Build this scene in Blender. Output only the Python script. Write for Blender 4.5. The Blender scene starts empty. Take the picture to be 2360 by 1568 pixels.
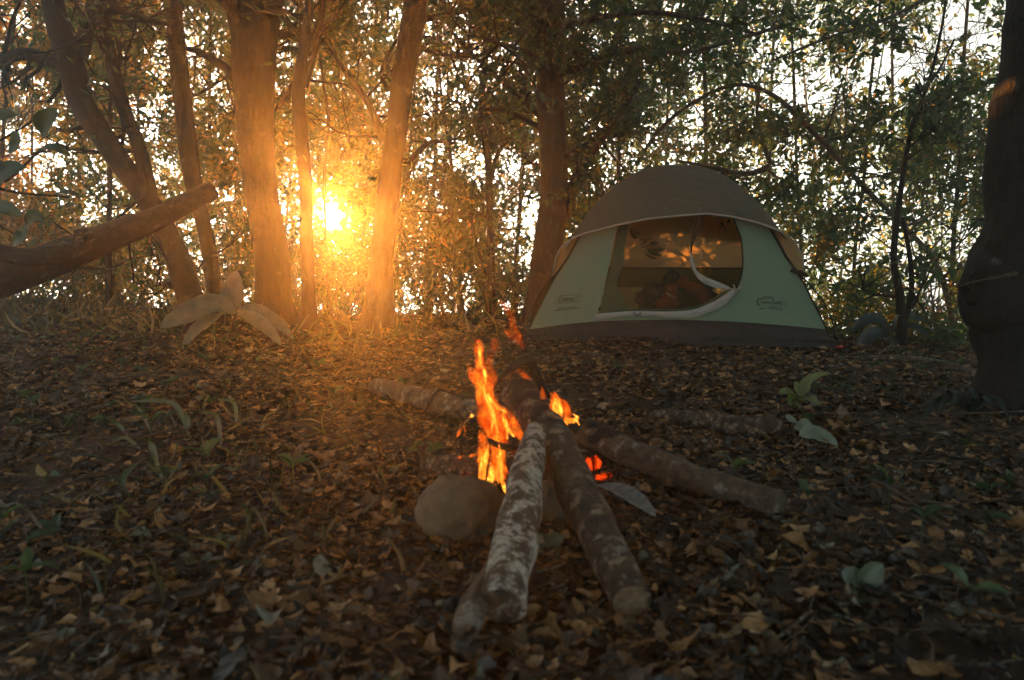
import bpy, math, random
import numpy as np
from mathutils import Vector, noise as mnoise
from mathutils.geometry import delaunay_2d_cdt

# ------------------------------------------------------------------ camera, sky, sun, exposure
S = bpy.context.scene
COL = S.collection
FPX, CAMH, PITCH = 682.67, 0.70, math.radians(6.68)
cam = bpy.data.objects.new("camera", bpy.data.cameras.new("camera")); COL.objects.link(cam)
cam.location = (0, 0, CAMH); cam.rotation_euler = (math.pi/2 - PITCH, 0, 0)
cam.data.sensor_width = 36; cam.data.lens = 24; cam.data.clip_end = 400; cam.data.clip_start = 0.02
cam.data.dof.use_dof = True; cam.data.dof.focus_distance = 5.6; cam.data.dof.aperture_fstop = 3.5
S.camera = cam
SUN_EL, SUN_AZ = math.radians(3.6), math.radians(-14.7)      # azimuth from +Y towards +X
SUND = Vector((math.sin(SUN_AZ)*math.cos(SUN_EL), math.cos(SUN_AZ)*math.cos(SUN_EL), math.sin(SUN_EL)))
W = bpy.data.worlds.new("World"); S.world = W; W.use_nodes = True
nt = W.node_tree; nt.nodes.clear()
def N(t, **k):
    n = nt.nodes.new(t)
    for a, b in k.items(): setattr(n, a, b)
    return n
tc = N('ShaderNodeTexCoord'); sep = N('ShaderNodeSeparateXYZ'); mx = N('ShaderNodeMath', operation='MAXIMUM'); mx.inputs[1].default_value = 0.045
cmb = N('ShaderNodeCombineXYZ'); sky = N('ShaderNodeTexSky', sky_type='NISHITA'); sky.sun_disc = False
sky.sun_elevation = SUN_EL; sky.sun_rotation = SUN_AZ; sky.air_density = 1.0; sky.dust_density = 3.0; sky.ozone_density = 1.0
L = nt.links.new
L(tc.outputs['Generated'], sep.inputs[0]); L(sep.outputs[0], cmb.inputs[0]); L(sep.outputs[1], cmb.inputs[1])
L(sep.outputs[2], mx.inputs[0]); L(mx.outputs[0], cmb.inputs[2]); L(cmb.outputs[0], sky.inputs[0])
hsv = N('ShaderNodeHueSaturation'); hsv.inputs['Saturation'].default_value = 0.12
L(sky.outputs[0], hsv.inputs['Color'])
bg = N('ShaderNodeBackground'); bg.inputs[1].default_value = 0.15; tint = N('ShaderNodeMix', data_type='RGBA', blend_type='MULTIPLY'); tint.inputs[0].default_value = 1; tint.inputs[7].default_value = (.90, 1.03, 1.0, 1); L(hsv.outputs[0], tint.inputs[6]); L(tint.outputs[2], bg.inputs[0])
dot = N('ShaderNodeVectorMath', operation='DOT_PRODUCT'); dot.inputs[1].default_value = SUND
nrm = N('ShaderNodeVectorMath', operation='NORMALIZE'); L(tc.outputs['Generated'], nrm.inputs[0]); L(nrm.outputs[0], dot.inputs[0])
mx0 = N('ShaderNodeMath', operation='MAXIMUM'); mx0.inputs[1].default_value = 0; L(dot.outputs['Value'], mx0.inputs[0])
prev = bg.outputs[0]
for p, s, c in ((14, 0.05, (1, .82, .62, 1)), (260, .12, (1, .62, .30, 1)), (14000, 60, (1, .8, .55, 1))):
    pw = N('ShaderNodeMath', operation='POWER'); pw.inputs[1].default_value = p; L(mx0.outputs[0], pw.inputs[0])
    ml = N('ShaderNodeMath', operation='MULTIPLY'); ml.inputs[1].default_value = s; L(pw.outputs[0], ml.inputs[0])
    b = N('ShaderNodeBackground'); b.inputs[0].default_value = c; L(ml.outputs[0], b.inputs[1])
    ad = N('ShaderNodeAddShader'); L(prev, ad.inputs[0]); L(b.outputs[0], ad.inputs[1]); prev = ad.outputs[0]
wo = N('ShaderNodeOutputWorld'); L(prev, wo.inputs[0])
sd = bpy.data.lights.new("sun", 'SUN'); sd.energy = 5; sd.angle = math.radians(0.6); sd.color = (1, .33, .04)
sun = bpy.data.objects.new("sun", sd); COL.objects.link(sun)
sun.rotation_euler = (-SUND).to_track_quat('-Z', 'Y').to_euler(); sun.location = SUND*60
S.view_settings.view_transform = 'Standard'; S.view_settings.look = 'None'; S.view_settings.gamma = 1
S.view_settings.use_curve_mapping = False; S.view_settings.exposure = 2.5
S.render.engine = 'CYCLES'
S.cycles.use_adaptive_sampling = True; S.cycles.adaptive_threshold = 0.008; S.cycles.time_limit = 700
S.cycles.max_bounces = 6; S.cycles.diffuse_bounces = 3; S.cycles.glossy_bounces = 2; S.cycles.transmission_bounces = 4
S.cycles.transparent_max_bounces = 12; S.cycles.volume_bounces = 0; S.cycles.sample_clamp_indirect = 4
S.cycles.use_denoising = True
rng = np.random.default_rng(7); random.seed(7)
K = 0.43390                                   # photo measured on a 2360 px wide copy

# ------------------------------------------------------------------ geometry helpers
CP, SP = math.cos(PITCH), math.sin(PITCH)
def ray(px, py):
    x, y = (px*K - 512)/FPX, -(py*K - 340)/FPX
    return np.array((x, CP + y*SP, -SP + y*CP))
def at(px, py, d):
    r = ray(px, py); t = d/r[1]
    return np.array((0, 0, CAMH)) + r*t
def proj(P):                                   # world points -> 2360 px coordinates
    P = np.atleast_2d(P); y = P[:, 1]; z = P[:, 2] - CAMH
    dpt = np.maximum(y*CP - z*SP, 1e-3); up = y*SP + z*CP
    return (P[:, 0]/dpt*FPX + 512)/K, (340 - up/dpt*FPX)/K, dpt
def crest(x): return 10.6 - 3.6/(1 + np.exp(-(x - 2.6)*1.6))
def gh(x, y):
    x = np.asarray(x, float); y = np.asarray(y, float)
    u = 0.022*np.sin(x*1.7 + 1.1)*np.sin(y*1.3) + 0.014*np.sin(x*4.1 + y*2.7) + 0.01*np.sin(y*6.3 - x*3.1)
    t = y - crest(x); drop = 0.5*(np.sqrt(t*t + 1.2) + t)*0.62
    side = 0.05*np.maximum(0, -x - 2.5)
    return u - drop + np.minimum(side, .3) + 0.02
def ground_at(px, py):
    r = ray(px, py); t = CAMH/max(-r[2], 1e-3)
    for _ in range(12):
        p = r*t; t = (CAMH - float(gh(p[0], p[1])))/max(-r[2], 1e-3)
    return np.array((0, 0, CAMH)) + r*t

def mesh_from(name, V, F, smooth=True, mats=None, col=None):
    """V (n,3); F list of arrays (k,4) or (k,3)"""
    me = bpy.data.meshes.new(name)
    V = np.asarray(V, np.float32); F = [np.asarray(f, np.int32) for f in F if len(f)]
    me.vertices.add(len(V)); me.vertices.foreach_set('co', V.ravel())
    nl = sum(f.size for f in F); npg = sum(len(f) for f in F)
    me.loops.add(nl); me.loops.foreach_set('vertex_index', np.concatenate([f.ravel() for f in F]))
    me.polygons.add(npg)
    tot = np.concatenate([np.full(len(f), f.shape[1], np.int32) for f in F])
    st = np.concatenate([[0], np.cumsum(tot)[:-1]]).astype(np.int32)
    me.polygons.foreach_set('loop_start', st)
    me.polygons.foreach_set('use_smooth', np.full(npg, smooth))
    me.update(calc_edges=True)
    for m in (mats or []): me.materials.append(m)
    return me
def obj(name, me, parent=None):
    o = bpy.data.objects.new(name, me); COL.objects.link(o)
    if parent: o.parent = parent
    return o
def tag(o, label=None, cat=None, group=None, kind=None):
    if label: o['label'] = label
    if cat: o['category'] = cat
    if group: o['group'] = group
    if kind: o['kind'] = kind
    return o
def empty(name, loc, label, cat, group=None):
    o = bpy.data.objects.new(name, None); COL.objects.link(o); o.location = loc; o.empty_display_size = .1
    return tag(o, label, cat, group)
class MB:
    """collects shapes in world coordinates; build() links them as one mesh (relative to its parent's location)"""
    def __init__(s): s.V = []; s.Q = []; s.T = []; s.n = 0
    def add(s, V, Q=None, T=None):
        V = np.asarray(V, float)
        if Q is not None and len(Q): s.Q.append(np.asarray(Q) + s.n)
        if T is not None and len(T): s.T.append(np.asarray(T) + s.n)
        s.V.append(V); s.n += len(V)
    def tube(s, P, R, n=8, wob=0, seed=0, flat=1.0, cap=True, fq=5.0):
        P = np.asarray(P, float); m = len(P); R = np.broadcast_to(np.asarray(R, float), (m,))
        Tn = np.gradient(P, axis=0); Tn /= np.linalg.norm(Tn, axis=1)[:, None] + 1e-9
        ref = np.array((0., 1., 0.)) if abs(Tn[0][1]) < .8 else np.array((1., 0., 0.))
        A = np.zeros((m, 3)); a = np.cross(Tn[0], ref); a /= np.linalg.norm(a)
        for i in range(m):
            a = a - Tn[i]*a.dot(Tn[i]); a /= np.linalg.norm(a) + 1e-9; A[i] = a
        B = np.cross(Tn, A)
        th = np.arange(n)/n*2*math.pi
        rr = np.repeat(R[:, None], n, 1)
        if wob:
            g = np.random.default_rng(seed); l = np.concatenate([[0], np.cumsum(np.linalg.norm(np.diff(P, axis=0), axis=1))])
            w = np.zeros((m, n))
            for k in range(5):
                a1, b1, c1, d1 = g.uniform(0, 6.28, 4); kk = g.integers(1, 4 + k)
                w += np.sin(th[None]*kk + a1 + np.sin(l[:, None]*fq*g.uniform(.3, 1.5) + b1)*1.2)*np.sin(l[:, None]*fq*g.uniform(.3, 2) + c1)/(1 + .5*k)
            rr = rr*(1 + wob*w)
        V = P[:, None] + rr[:, :, None]*(np.cos(th)[None, :, None]*A[:, None] + flat*np.sin(th)[None, :, None]*B[:, None])
        V = V.reshape(-1, 3); i = np.arange(m - 1)[:, None]*n; j = np.arange(n)[None]
        Q = np.stack([i + j, i + (j + 1) % n, i + n + (j + 1) % n, i + n + j], -1).reshape(-1, 4)
        if cap:
            V = np.vstack([V, P[0], P[-1]]); c0 = m*n; jj = np.arange(n)
            T = np.vstack([np.stack([(jj + 1) % n, jj, np.full(n, c0)], 1), np.stack([(m - 1)*n + jj, (m - 1)*n + (jj + 1) % n, np.full(n, c0 + 1)], 1)])
            s.add(V, Q, T)
        else: s.add(V, Q)
        return A, B
    def build(s, name, mat, parent=None, smooth=True):
        V = np.vstack(s.V)
        if parent is not None:
            p = parent; off = np.zeros(3)
            while p is not None: off += np.array(p.location); p = p.parent
            V = V - off
        me = mesh_from(name, V, [np.vstack(s.Q) if s.Q else [], np.vstack(s.T) if s.T else []], smooth, [mat] if mat else None)
        return obj(name, me, parent)
def spline(pts, n):
    """Catmull-Rom through rows of any width"""
    P = np.asarray(pts, float); m = len(P)
    if m < 3:
        t = np.linspace(0, 1, n)[:, None]; return P[0]*(1 - t) + P[-1]*t
    P = np.vstack([2*P[0] - P[1], P, 2*P[-1] - P[-2]]); out = []
    for t in np.linspace(0, m - 1 - 1e-6, n):
        i = int(t); u = t - i; a, b, c, d = P[i:i + 4]
        out.append(.5*((2*b) + (c - a)*u + (2*a - 5*b + 4*c - d)*u*u + (3*b - a - 3*c + d)*u**3))
    return np.array(out)

# leaf batches -------------------------------------------------------
def leaf_batch(mb, P, F, Nn, Ln, Wd, curl=0.0, fold=0.2, rows=2, jag=0.0, tmpl='lance'):
    """P base points, F direction, Nn approximate normal (k,3); one small bent leaf each"""
    k = len(P)
    if not k: return
    F = F/(np.linalg.norm(F, axis=1)[:, None] + 1e-9)
    B = np.cross(Nn, F); B /= np.linalg.norm(B, axis=1)[:, None] + 1e-9
    U = np.cross(F, B)
    Ln = np.broadcast_to(Ln, (k,)); Wd = np.broadcast_to(Wd, (k,)); curl = np.broadcast_to(curl, (k,)); fold = np.broadcast_to(fold, (k,))
    if rows == 2:
        tx = np.array([0, .33, .72, 1., .33, .72]); ty = np.array([0, 1, .72, 0, -1, -.72])
        q = np.array([[0, 1, 2, 3], [0, 3, 5, 4]])
        TX = np.broadcast_to(tx, (k, 6)); TY = np.broadcast_to(ty, (k, 6)).copy()
    else:
        xs = np.linspace(0, 1, rows + 1); w = np.sin(np.pi*np.clip(xs, 0.03, .985)**.85)**.8
        tx = np.repeat(xs, 3); ty = np.stack([w, w*0, -w], 1).ravel()
        TX = np.broadcast_to(tx, (k, len(tx))).copy(); TY = np.broadcast_to(ty, (k, len(ty))).copy()
        if jag:
            TY *= 1 + jag*rng.uniform(-1, 1, TY.shape); TX += jag*.10*rng.uniform(-1, 1, TX.shape)
        q = []
        for r in range(rows):
            a = r*3; q += [[a, a + 3, a + 4, a + 1], [a + 1, a + 4, a + 5, a + 2]]
        q = np.array(q)
    TZ = curl[:, None]*(TX - .5)**2*2 + fold[:, None]*np.abs(TY)*.5
    if rows > 2: TZ = TZ + .10*rng.uniform(-1, 1, TZ.shape)*jag*2
    V = P[:, None] + F[:, None]*(TX*Ln[:, None])[..., None] + B[:, None]*(TY*Wd[:, None]*.5)[..., None] + U[:, None]*(TZ*Ln[:, None]*.6)[..., None]
    m = V.shape[1]
    Q = (q[None] + (np.arange(k)*m)[:, None, None]).reshape(-1, 4)
    mb.add(V.reshape(-1, 3), Q)

# ------------------------------------------------------------------ materials
def mat(name):
    m = bpy.data.materials.new(name); m.use_nodes = True; t = m.node_tree; t.nodes.clear()
    o = t.nodes.new('ShaderNodeOutputMaterial'); return m, t, o
def nd(t, ty, **k):
    n = t.nodes.new(ty)
    for a, b in k.items():
        if a.startswith('i_'):
            n.inputs[int(a[2:]) if a[2:].isdigit() else a[2:].replace('_', ' ')].default_value = b
        else: setattr(n, a, b)
    return n
def ramp(t, fac, stops, interp='LINEAR'):
    r = t.nodes.new('ShaderNodeValToRGB'); r.color_ramp.interpolation = interp
    e = r.color_ramp.elements
    while len(e) < len(stops): e.new(.5)
    for q, (p, c) in zip(e, stops): q.position = p; q.color = (*c, 1)
    t.links.new(fac, r.inputs[0]); return r.outputs[0]
def leaf_mat(name, stops, trans=.45, rough=.55, gloss=.04, tcol=1.6, noise_scale=0):
    m, t, o = mat(name); g = nd(t, 'ShaderNodeNewGeometry')
    c = ramp(t, g.outputs['Random Per Island'], stops)
    if noise_scale:
        tcn = nd(t, 'ShaderNodeTexCoord'); nz = nd(t, 'ShaderNodeTexNoise', i_Scale=noise_scale, i_Detail=4.0)
        t.links.new(tcn.outputs['Object'], nz.inputs['Vector'])
        mixn = nd(t, 'ShaderNodeMix', data_type='RGBA', blend_type='MULTIPLY'); mixn.inputs[0].default_value = .7
        t.links.new(c, mixn.inputs[6]); t.links.new(ramp(t, nz.outputs[0], [(.3, (.45, .42, .4)), (.65, (1.25, 1.2, 1.15))]), mixn.inputs[7]); c = mixn.outputs[2]
    d = nd(t, 'ShaderNodeBsdfDiffuse'); t.links.new(c, d.inputs[0])
    tr = nd(t, 'ShaderNodeBsdfTranslucent')
    mm = nd(t, 'ShaderNodeMix', data_type='RGBA', blend_type='MULTIPLY'); mm.inputs[0].default_value = 1
    mm.inputs[7].default_value = (tcol*.95, tcol*1.15, tcol*.40, 1); t.links.new(c, mm.inputs[6]); t.links.new(mm.outputs[2], tr.inputs[0])
    mi = nd(t, 'ShaderNodeMixShader'); mi.inputs[0].default_value = trans
    t.links.new(d.outputs[0], mi.inputs[1]); t.links.new(tr.outputs[0], mi.inputs[2])
    gl = nd(t, 'ShaderNodeBsdfGlossy'); gl.inputs['Roughness'].default_value = rough; gl.inputs[0].default_value = (.8, .85, .9, 1)
    m2 = nd(t, 'ShaderNodeMixShader'); m2.inputs[0].default_value = gloss
    t.links.new(mi.outputs[0], m2.inputs[1]); t.links.new(gl.outputs[0], m2.inputs[2]); t.links.new(m2.outputs[0], o.inputs[0])
    return m
def bark_mat(name, dark, light, lichen=None, amt=.5, sc=(16, 16, 4), lsc=9.0, bump=.6, rough=.9, dist=.02):
    m, t, o = mat(name); tcn = nd(t, 'ShaderNodeTexCoord'); mp = nd(t, 'ShaderNodeMapping'); mp.inputs['Scale'].default_value = sc
    t.links.new(tcn.outputs['Object'], mp.inputs[0])
    n1 = nd(t, 'ShaderNodeTexNoise', i_Scale=1.6, i_Detail=8.0, i_Roughness=.65); t.links.new(mp.outputs[0], n1.inputs['Vector'])
    c = ramp(t, n1.outputs[0], [(.33, dark), (.66, light)])
    n2 = nd(t, 'ShaderNodeTexNoise', i_Scale=lsc, i_Detail=6.0, i_Roughness=.7); t.links.new(tcn.outputs['Object'], n2.inputs['Vector'])
    if lichen:
        f = ramp(t, n2.outputs[0], [(1 - amt - .03 if amt < .9 else .1, (0, 0, 0)), (1 - amt + .05, (1, 1, 1))])
        mi = nd(t, 'ShaderNodeMix', data_type='RGBA'); t.links.new(f, mi.inputs[0]); t.links.new(c, mi.inputs[6])
        n3 = nd(t, 'ShaderNodeTexNoise', i_Scale=lsc*5, i_Detail=4.0); t.links.new(tcn.outputs['Object'], n3.inputs['Vector'])
        t.links.new(ramp(t, n3.outputs[0], [(.35, tuple(v*.55 for v in lichen)), (.6, lichen)]), mi.inputs[7]); c = mi.outputs[2]
    p = nd(t, 'ShaderNodeBsdfPrincipled', i_Roughness=rough); t.links.new(c, p.inputs['Base Color'])
    bm = nd(t, 'ShaderNodeBump', i_Strength=bump, i_Distance=dist); ad = nd(t, 'ShaderNodeMath', operation='ADD')
    t.links.new(n1.outputs[0], ad.inputs[0]); t.links.new(n2.outputs[0], ad.inputs[1]); t.links.new(ad.outputs[0], bm.inputs['Height']); t.links.new(bm.outputs[0], p.inputs['Normal'])
    t.links.new(p.outputs[0], o.inputs[0]); return m
def fabric(name, col, trans=0.0, tcol=None, alpha=1.0, wr=.25, rough=.7, wscale=6.0):
    m, t, o = mat(name); tcn = nd(t, 'ShaderNodeTexCoord')
    n1 = nd(t, 'ShaderNodeTexNoise', i_Scale=wscale, i_Detail=3.0, i_Distortion=1.2); t.links.new(tcn.outputs['Object'], n1.inputs['Vector'])
    n2 = nd(t, 'ShaderNodeTexNoise', i_Scale=160.0, i_Detail=2.0); t.links.new(tcn.outputs['Object'], n2.inputs['Vector'])
    bm = nd(t, 'ShaderNodeBump', i_Strength=wr, i_Distance=.03); t.links.new(n1.outputs[0], bm.inputs['Height'])
    c = ramp(t, n2.outputs[0], [(.3, tuple(v*.86 for v in col)), (.7, tuple(v*1.1 for v in col))])
    p = nd(t, 'ShaderNodeBsdfPrincipled', i_Roughness=rough); t.links.new(c, p.inputs['Base Color']); t.links.new(bm.outputs[0], p.inputs['Normal'])
    p.inputs['Specular IOR Level'].default_value = .25
    out = p.outputs[0]
    if trans:
        tr = nd(t, 'ShaderNodeBsdfTranslucent'); tr.inputs[0].default_value = (*(tcol or col), 1)
        mi = nd(t, 'ShaderNodeMixShader'); mi.inputs[0].default_value = trans; t.links.new(out, mi.inputs[1]); t.links.new(tr.outputs[0], mi.inputs[2]); out = mi.outputs[0]
    if alpha < 1:
        ts = nd(t, 'ShaderNodeBsdfTransparent'); mi = nd(t, 'ShaderNodeMixShader'); mi.inputs[0].default_value = alpha
        t.links.new(ts.outputs[0], mi.inputs[1]); t.links.new(out, mi.inputs[2]); out = mi.outputs[0]
    t.links.new(out, o.inputs[0]); return m
def glow(name, c0, c1, s0, s1, scale=30.0, transp=0.0, emis_lo=.4, emis_hi=.6):
    m, t, o = mat(name); tcn = nd(t, 'ShaderNodeTexCoord'); mp = nd(t, 'ShaderNodeMapping'); mp.inputs['Scale'].default_value = (1, 1, .22)
    t.links.new(tcn.outputs['Object'], mp.inputs[0])
    n = nd(t, 'ShaderNodeTexNoise', i_Scale=scale, i_Detail=3.0, i_Distortion=.6); t.links.new(mp.outputs[0], n.inputs['Vector'])
    e = nd(t, 'ShaderNodeEmission'); t.links.new(ramp(t, n.outputs[0], [(emis_lo, c0), (emis_hi, c1)]), e.inputs[0])
    mr = nd(t, 'ShaderNodeMapRange'); mr.inputs[1].default_value = emis_lo; mr.inputs[2].default_value = emis_hi; mr.inputs[3].default_value = s0; mr.inputs[4].default_value = s1
    t.links.new(n.outputs[0], mr.inputs[0]); t.links.new(mr.outputs[0], e.inputs[1]); out = e.outputs[0]
    if transp:
        lw = nd(t, 'ShaderNodeLayerWeight', i_Blend=.5); ts = nd(t, 'ShaderNodeBsdfTransparent')
        f1 = nd(t, 'ShaderNodeMath', operation='SUBTRACT', use_clamp=True); f1.inputs[0].default_value = 1; t.links.new(lw.outputs['Facing'], f1.inputs[1])
        f2 = nd(t, 'ShaderNodeMath', operation='POWER'); t.links.new(f1.outputs[0], f2.inputs[0]); f2.inputs[1].default_value = 2.4
        n2 = nd(t, 'ShaderNodeTexNoise', i_Scale=scale*.6, i_Detail=2.0); t.links.new(mp.outputs[0], n2.inputs['Vector'])
        m2 = nd(t, 'ShaderNodeMapRange'); m2.inputs[1].default_value = .32; m2.inputs[2].default_value = .6; m2.inputs[3].default_value = transp*.25; m2.inputs[4].default_value = transp; t.links.new(n2.outputs[0], m2.inputs[0])
        al = nd(t, 'ShaderNodeMath', operation='MULTIPLY', use_clamp=True); t.links.new(f2.outputs[0], al.inputs[0]); t.links.new(m2.outputs[0], al.inputs[1])
        mi = nd(t, 'ShaderNodeMixShader'); t.links.new(al.outputs[0], mi.inputs[0]); t.links.new(ts.outputs[0], mi.inputs[1]); t.links.new(out, mi.inputs[2]); out = mi.outputs[0]
    t.links.new(out, o.inputs[0]); return m

M = {}
M['leafA'] = leaf_mat('forest_leaves', [(0, (.028, .052, .024)), (.5, (.052, .09, .036)), (.85, (.085, .12, .042)), (.96, (.15, .15, .045)), (1, (.32, .17, .04))])
M['leafB'] = leaf_mat('warm_leaves', [(0, (.03, .045, .018)), (.5, (.06, .08, .028)), (.78, (.10, .105, .03)), (.9, (.22, .15, .035)), (1, (.36, .18, .04))], tcol=1.8)
M['leafO'] = leaf_mat('flare_tinted_leaves', [(0, (.10, .07, .015)), (.5, (.30, .15, .02)), (1, (.45, .20, .03))], tcol=1.8)  # orange of the lens flare painted into the leaf colour
M['leafC'] = leaf_mat('dark_leaves', [(0, (.018, .036, .021)), (.6, (.036, .065, .034)), (.97, (.06, .095, .04)), (1, (.3, .17, .04))])
M['litter'] = leaf_mat('dead_leaves', [(0, (.008, .006, .003)), (.35, (.030, .018, .008)), (.6, (.075, .042, .016)), (.82, (.20, .105, .036)), (.92, (.38, .23, .11)), (.96, (.05, .065, .04)), (1, (.2, .21, .18))], trans=.12, gloss=.05, rough=.5, tcol=1.2, noise_scale=45)
M['blade'] = leaf_mat('grass_blades', [(0, (.02, .035, .018)), (.5, (.05, .055, .03)), (.8, (.11, .09, .045)), (1, (.2, .14, .06))], trans=.35)
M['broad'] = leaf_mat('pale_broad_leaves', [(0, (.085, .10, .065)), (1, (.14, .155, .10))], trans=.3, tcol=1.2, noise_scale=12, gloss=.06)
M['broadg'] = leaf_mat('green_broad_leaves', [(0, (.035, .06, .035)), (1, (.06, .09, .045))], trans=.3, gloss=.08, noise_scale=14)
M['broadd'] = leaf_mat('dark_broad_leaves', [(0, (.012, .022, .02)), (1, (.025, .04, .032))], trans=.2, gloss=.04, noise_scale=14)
M['young'] = leaf_mat('yellow_green_leaves', [(0, (.10, .125, .055)), (1, (.16, .18, .08))], trans=.35, noise_scale=14)
M['silver'] = leaf_mat('silver_green_leaves', [(0, (.13, .17, .13)), (1, (.2, .24, .19))], trans=.2, gloss=.06, noise_scale=20)
M['bark'] = bark_mat('trunk_bark', (.009, .006, .004), (.034, .024, .016), (.075, .07, .052), .38, bump=1.0, dist=.03)
M['barkd'] = bark_mat('dark_bark', (.005, .0045, .004), (.015, .013, .011), (.12, .12, .115), .34, sc=(14, 14, 6), lsc=8, bump=1)
M['barkl'] = bark_mat('mossy_bark', (.010, .008, .005), (.04, .03, .02), (.10, .10, .075), .40, sc=(14, 14, 14), lsc=7, bump=1, dist=.03)
M['twig'] = bark_mat('twig_bark', (.03, .02, .012), (.07, .05, .03), None, sc=(20, 20, 20))
M['logw'] = bark_mat('whitish_log_bark', (.045, .03, .02), (.13, .095, .065), (.52, .49, .43), .50, sc=(20, 20, 20), lsc=24, bump=1)
M['logm'] = bark_mat('mottled_log_bark', (.018, .012, .008), (.075, .052, .034), (.24, .20, .15), .45, sc=(22, 22, 22), lsc=26, bump=1)
M['logd'] = bark_mat('grey_brown_log_bark', (.03, .022, .015), (.12, .09, .06), (.24, .22, .19), .42, sc=(18, 18, 18), lsc=18, bump=.8)
M['char'] = bark_mat('charred_wood', (.004, .003, .003), (.022, .018, .016), (.20, .19, .18), .30, sc=(30, 30, 30), lsc=20)
M['cut'] = bark_mat('cut_wood', (.07, .045, .026), (.20, .14, .085), None, sc=(40, 40, 40))
M['rock'] = bark_mat('brown_rock', (.07, .052, .036), (.125, .09, .062), (.17, .14, .11), .38, sc=(7, 7, 7), lsc=14, bump=.35)
M['ash'] = bark_mat('ash', (.11, .12, .125), (.24, .25, .25), None, sc=(30, 30, 30))

def ground_mat():
    m, t, o = mat('forest_soil'); tcn = nd(t, 'ShaderNodeTexCoord')
    n = nd(t, 'ShaderNodeTexNoise', i_Scale=3.0, i_Detail=10.0, i_Roughness=.7); t.links.new(tcn.outputs['Object'], n.inputs['Vector'])
    v = nd(t, 'ShaderNodeTexVoronoi', i_Scale=28.0); t.links.new(tcn.outputs['Object'], v.inputs['Vector'])
    mi = nd(t, 'ShaderNodeMix', data_type='RGBA'); mi.inputs[0].default_value = .5
    t.links.new(ramp(t, n.outputs[0], [(.3, (.016, .010, .006)), (.7, (.06, .034, .018))]), mi.inputs[6])
    t.links.new(ramp(t, v.outputs['Distance'], [(.1, (.09, .05, .025)), (.6, (.015, .010, .006))]), mi.inputs[7])
    p = nd(t, 'ShaderNodeBsdfPrincipled', i_Roughness=.95); t.links.new(mi.outputs[2], p.inputs['Base Color'])
    b = nd(t, 'ShaderNodeBump', i_Strength=.8, i_Distance=.03); t.links.new(n.outputs[0], b.inputs['Height']); t.links.new(b.outputs[0], p.inputs['Normal'])
    t.links.new(p.outputs[0], o.inputs[0]); return m
M['ground'] = ground_mat()

# ------------------------------------------------------------------ ground
def sp(a, b, n, fine):
    t = np.linspace(-1, 1, n); g = np.sinh(t*fine)/np.sinh(fine); return (a + b)/2 + g*(b - a)/2
xs = sp(-30, 30, 230, 4.0); ys = np.concatenate([np.linspace(-20, -1, 14), np.linspace(-.8, 12, 190), np.linspace(12.4, 29, 40)])
X, Y = np.meshgrid(xs, ys); Z = gh(X, Y)
nx, ny = len(xs), len(ys); i = np.arange(ny - 1)[:, None]*nx; j = np.arange(nx - 1)[None]
ground = obj('ground', mesh_from('ground', np.stack([X, Y, Z], -1).reshape(-1, 3), [np.stack([i + j, i + j + 1, i + nx + j + 1, i + nx + j], -1).reshape(-1, 4)], True, [M['ground']]))
tag(ground, kind='structure')

# ------------------------------------------------------------------ foliage density
GAPS = [(742, 365, 30, 50, .4), (1040, 90, 90, 60, .5), (1110, 190, 90, 70, .6), (880, 210, 90, 70, .35), (2230, 60, 160, 110, 1.0), (2060, 150, 170, 80, 1.0), (1880, 210, 150, 60, .9),
        (1700, 110, 110, 60, .55), (2210, 460, 70, 130, .65), (2140, 680, 75, 75, 1.0), (90, 330, 150, 55, .6), (330, 310, 70, 90, .45), (1430, 420, 90, 50, .5),
        (1900, 420, 120, 70, .35), (520, 250, 30, 90, .5), (680, 60, 50, 60, .5), (1960, 20, 120, 40, .3), (2280, 250, 60, 120, .25), (1350, 260, 60, 60, .3)]
DENS = [(775, 465, 90, 35, .7), (770, 640, 260, 80, .9), (640, 480, 90, 120, .4), (860, 420, 90, 90, .3), (1600, 60, 170, 80, .5), (1500, 300, 200, 120, .5), (1180, 500, 120, 120, .7), (150, 500, 200, 120, .6), (2060, 560, 60, 120, .8), (1300, 90, 120, 100, .3), (620, 620, 400, 60, .6)]
def keep(P, base=1.0, sc=1.5):
    px, py, d = proj(P); pr = np.full(len(P), base)
    for x, y, a, b, s in GAPS: pr *= 1 - s*np.exp(-((px - x)/a)**2 - ((py - y)/b)**2)
    for x, y, a, b, s in DENS: pr += s*np.exp(-((px - x)/a)**2 - ((py - y)/b)**2)*(1 - pr)
    out = rng.random(len(P)) < pr
    pr *= 1 - .55/(1 + np.exp(-(px - 1880)/60.))*(py < 760)
    sdir = np.array(SUND); q = P - np.array((0, 0, CAMH)); al = q@sdir; rad = np.linalg.norm(q - al[:, None]*sdir, axis=1)
    out &= rad > .155 + .005*al + .09*rng.random(len(P))
    return out
def clump(P, sc=.9, seed=0.0):
    return np.array([mnoise.noise(Vector((p[0]*sc + seed, p[1]*sc, p[2]*sc))) for p in P])

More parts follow.
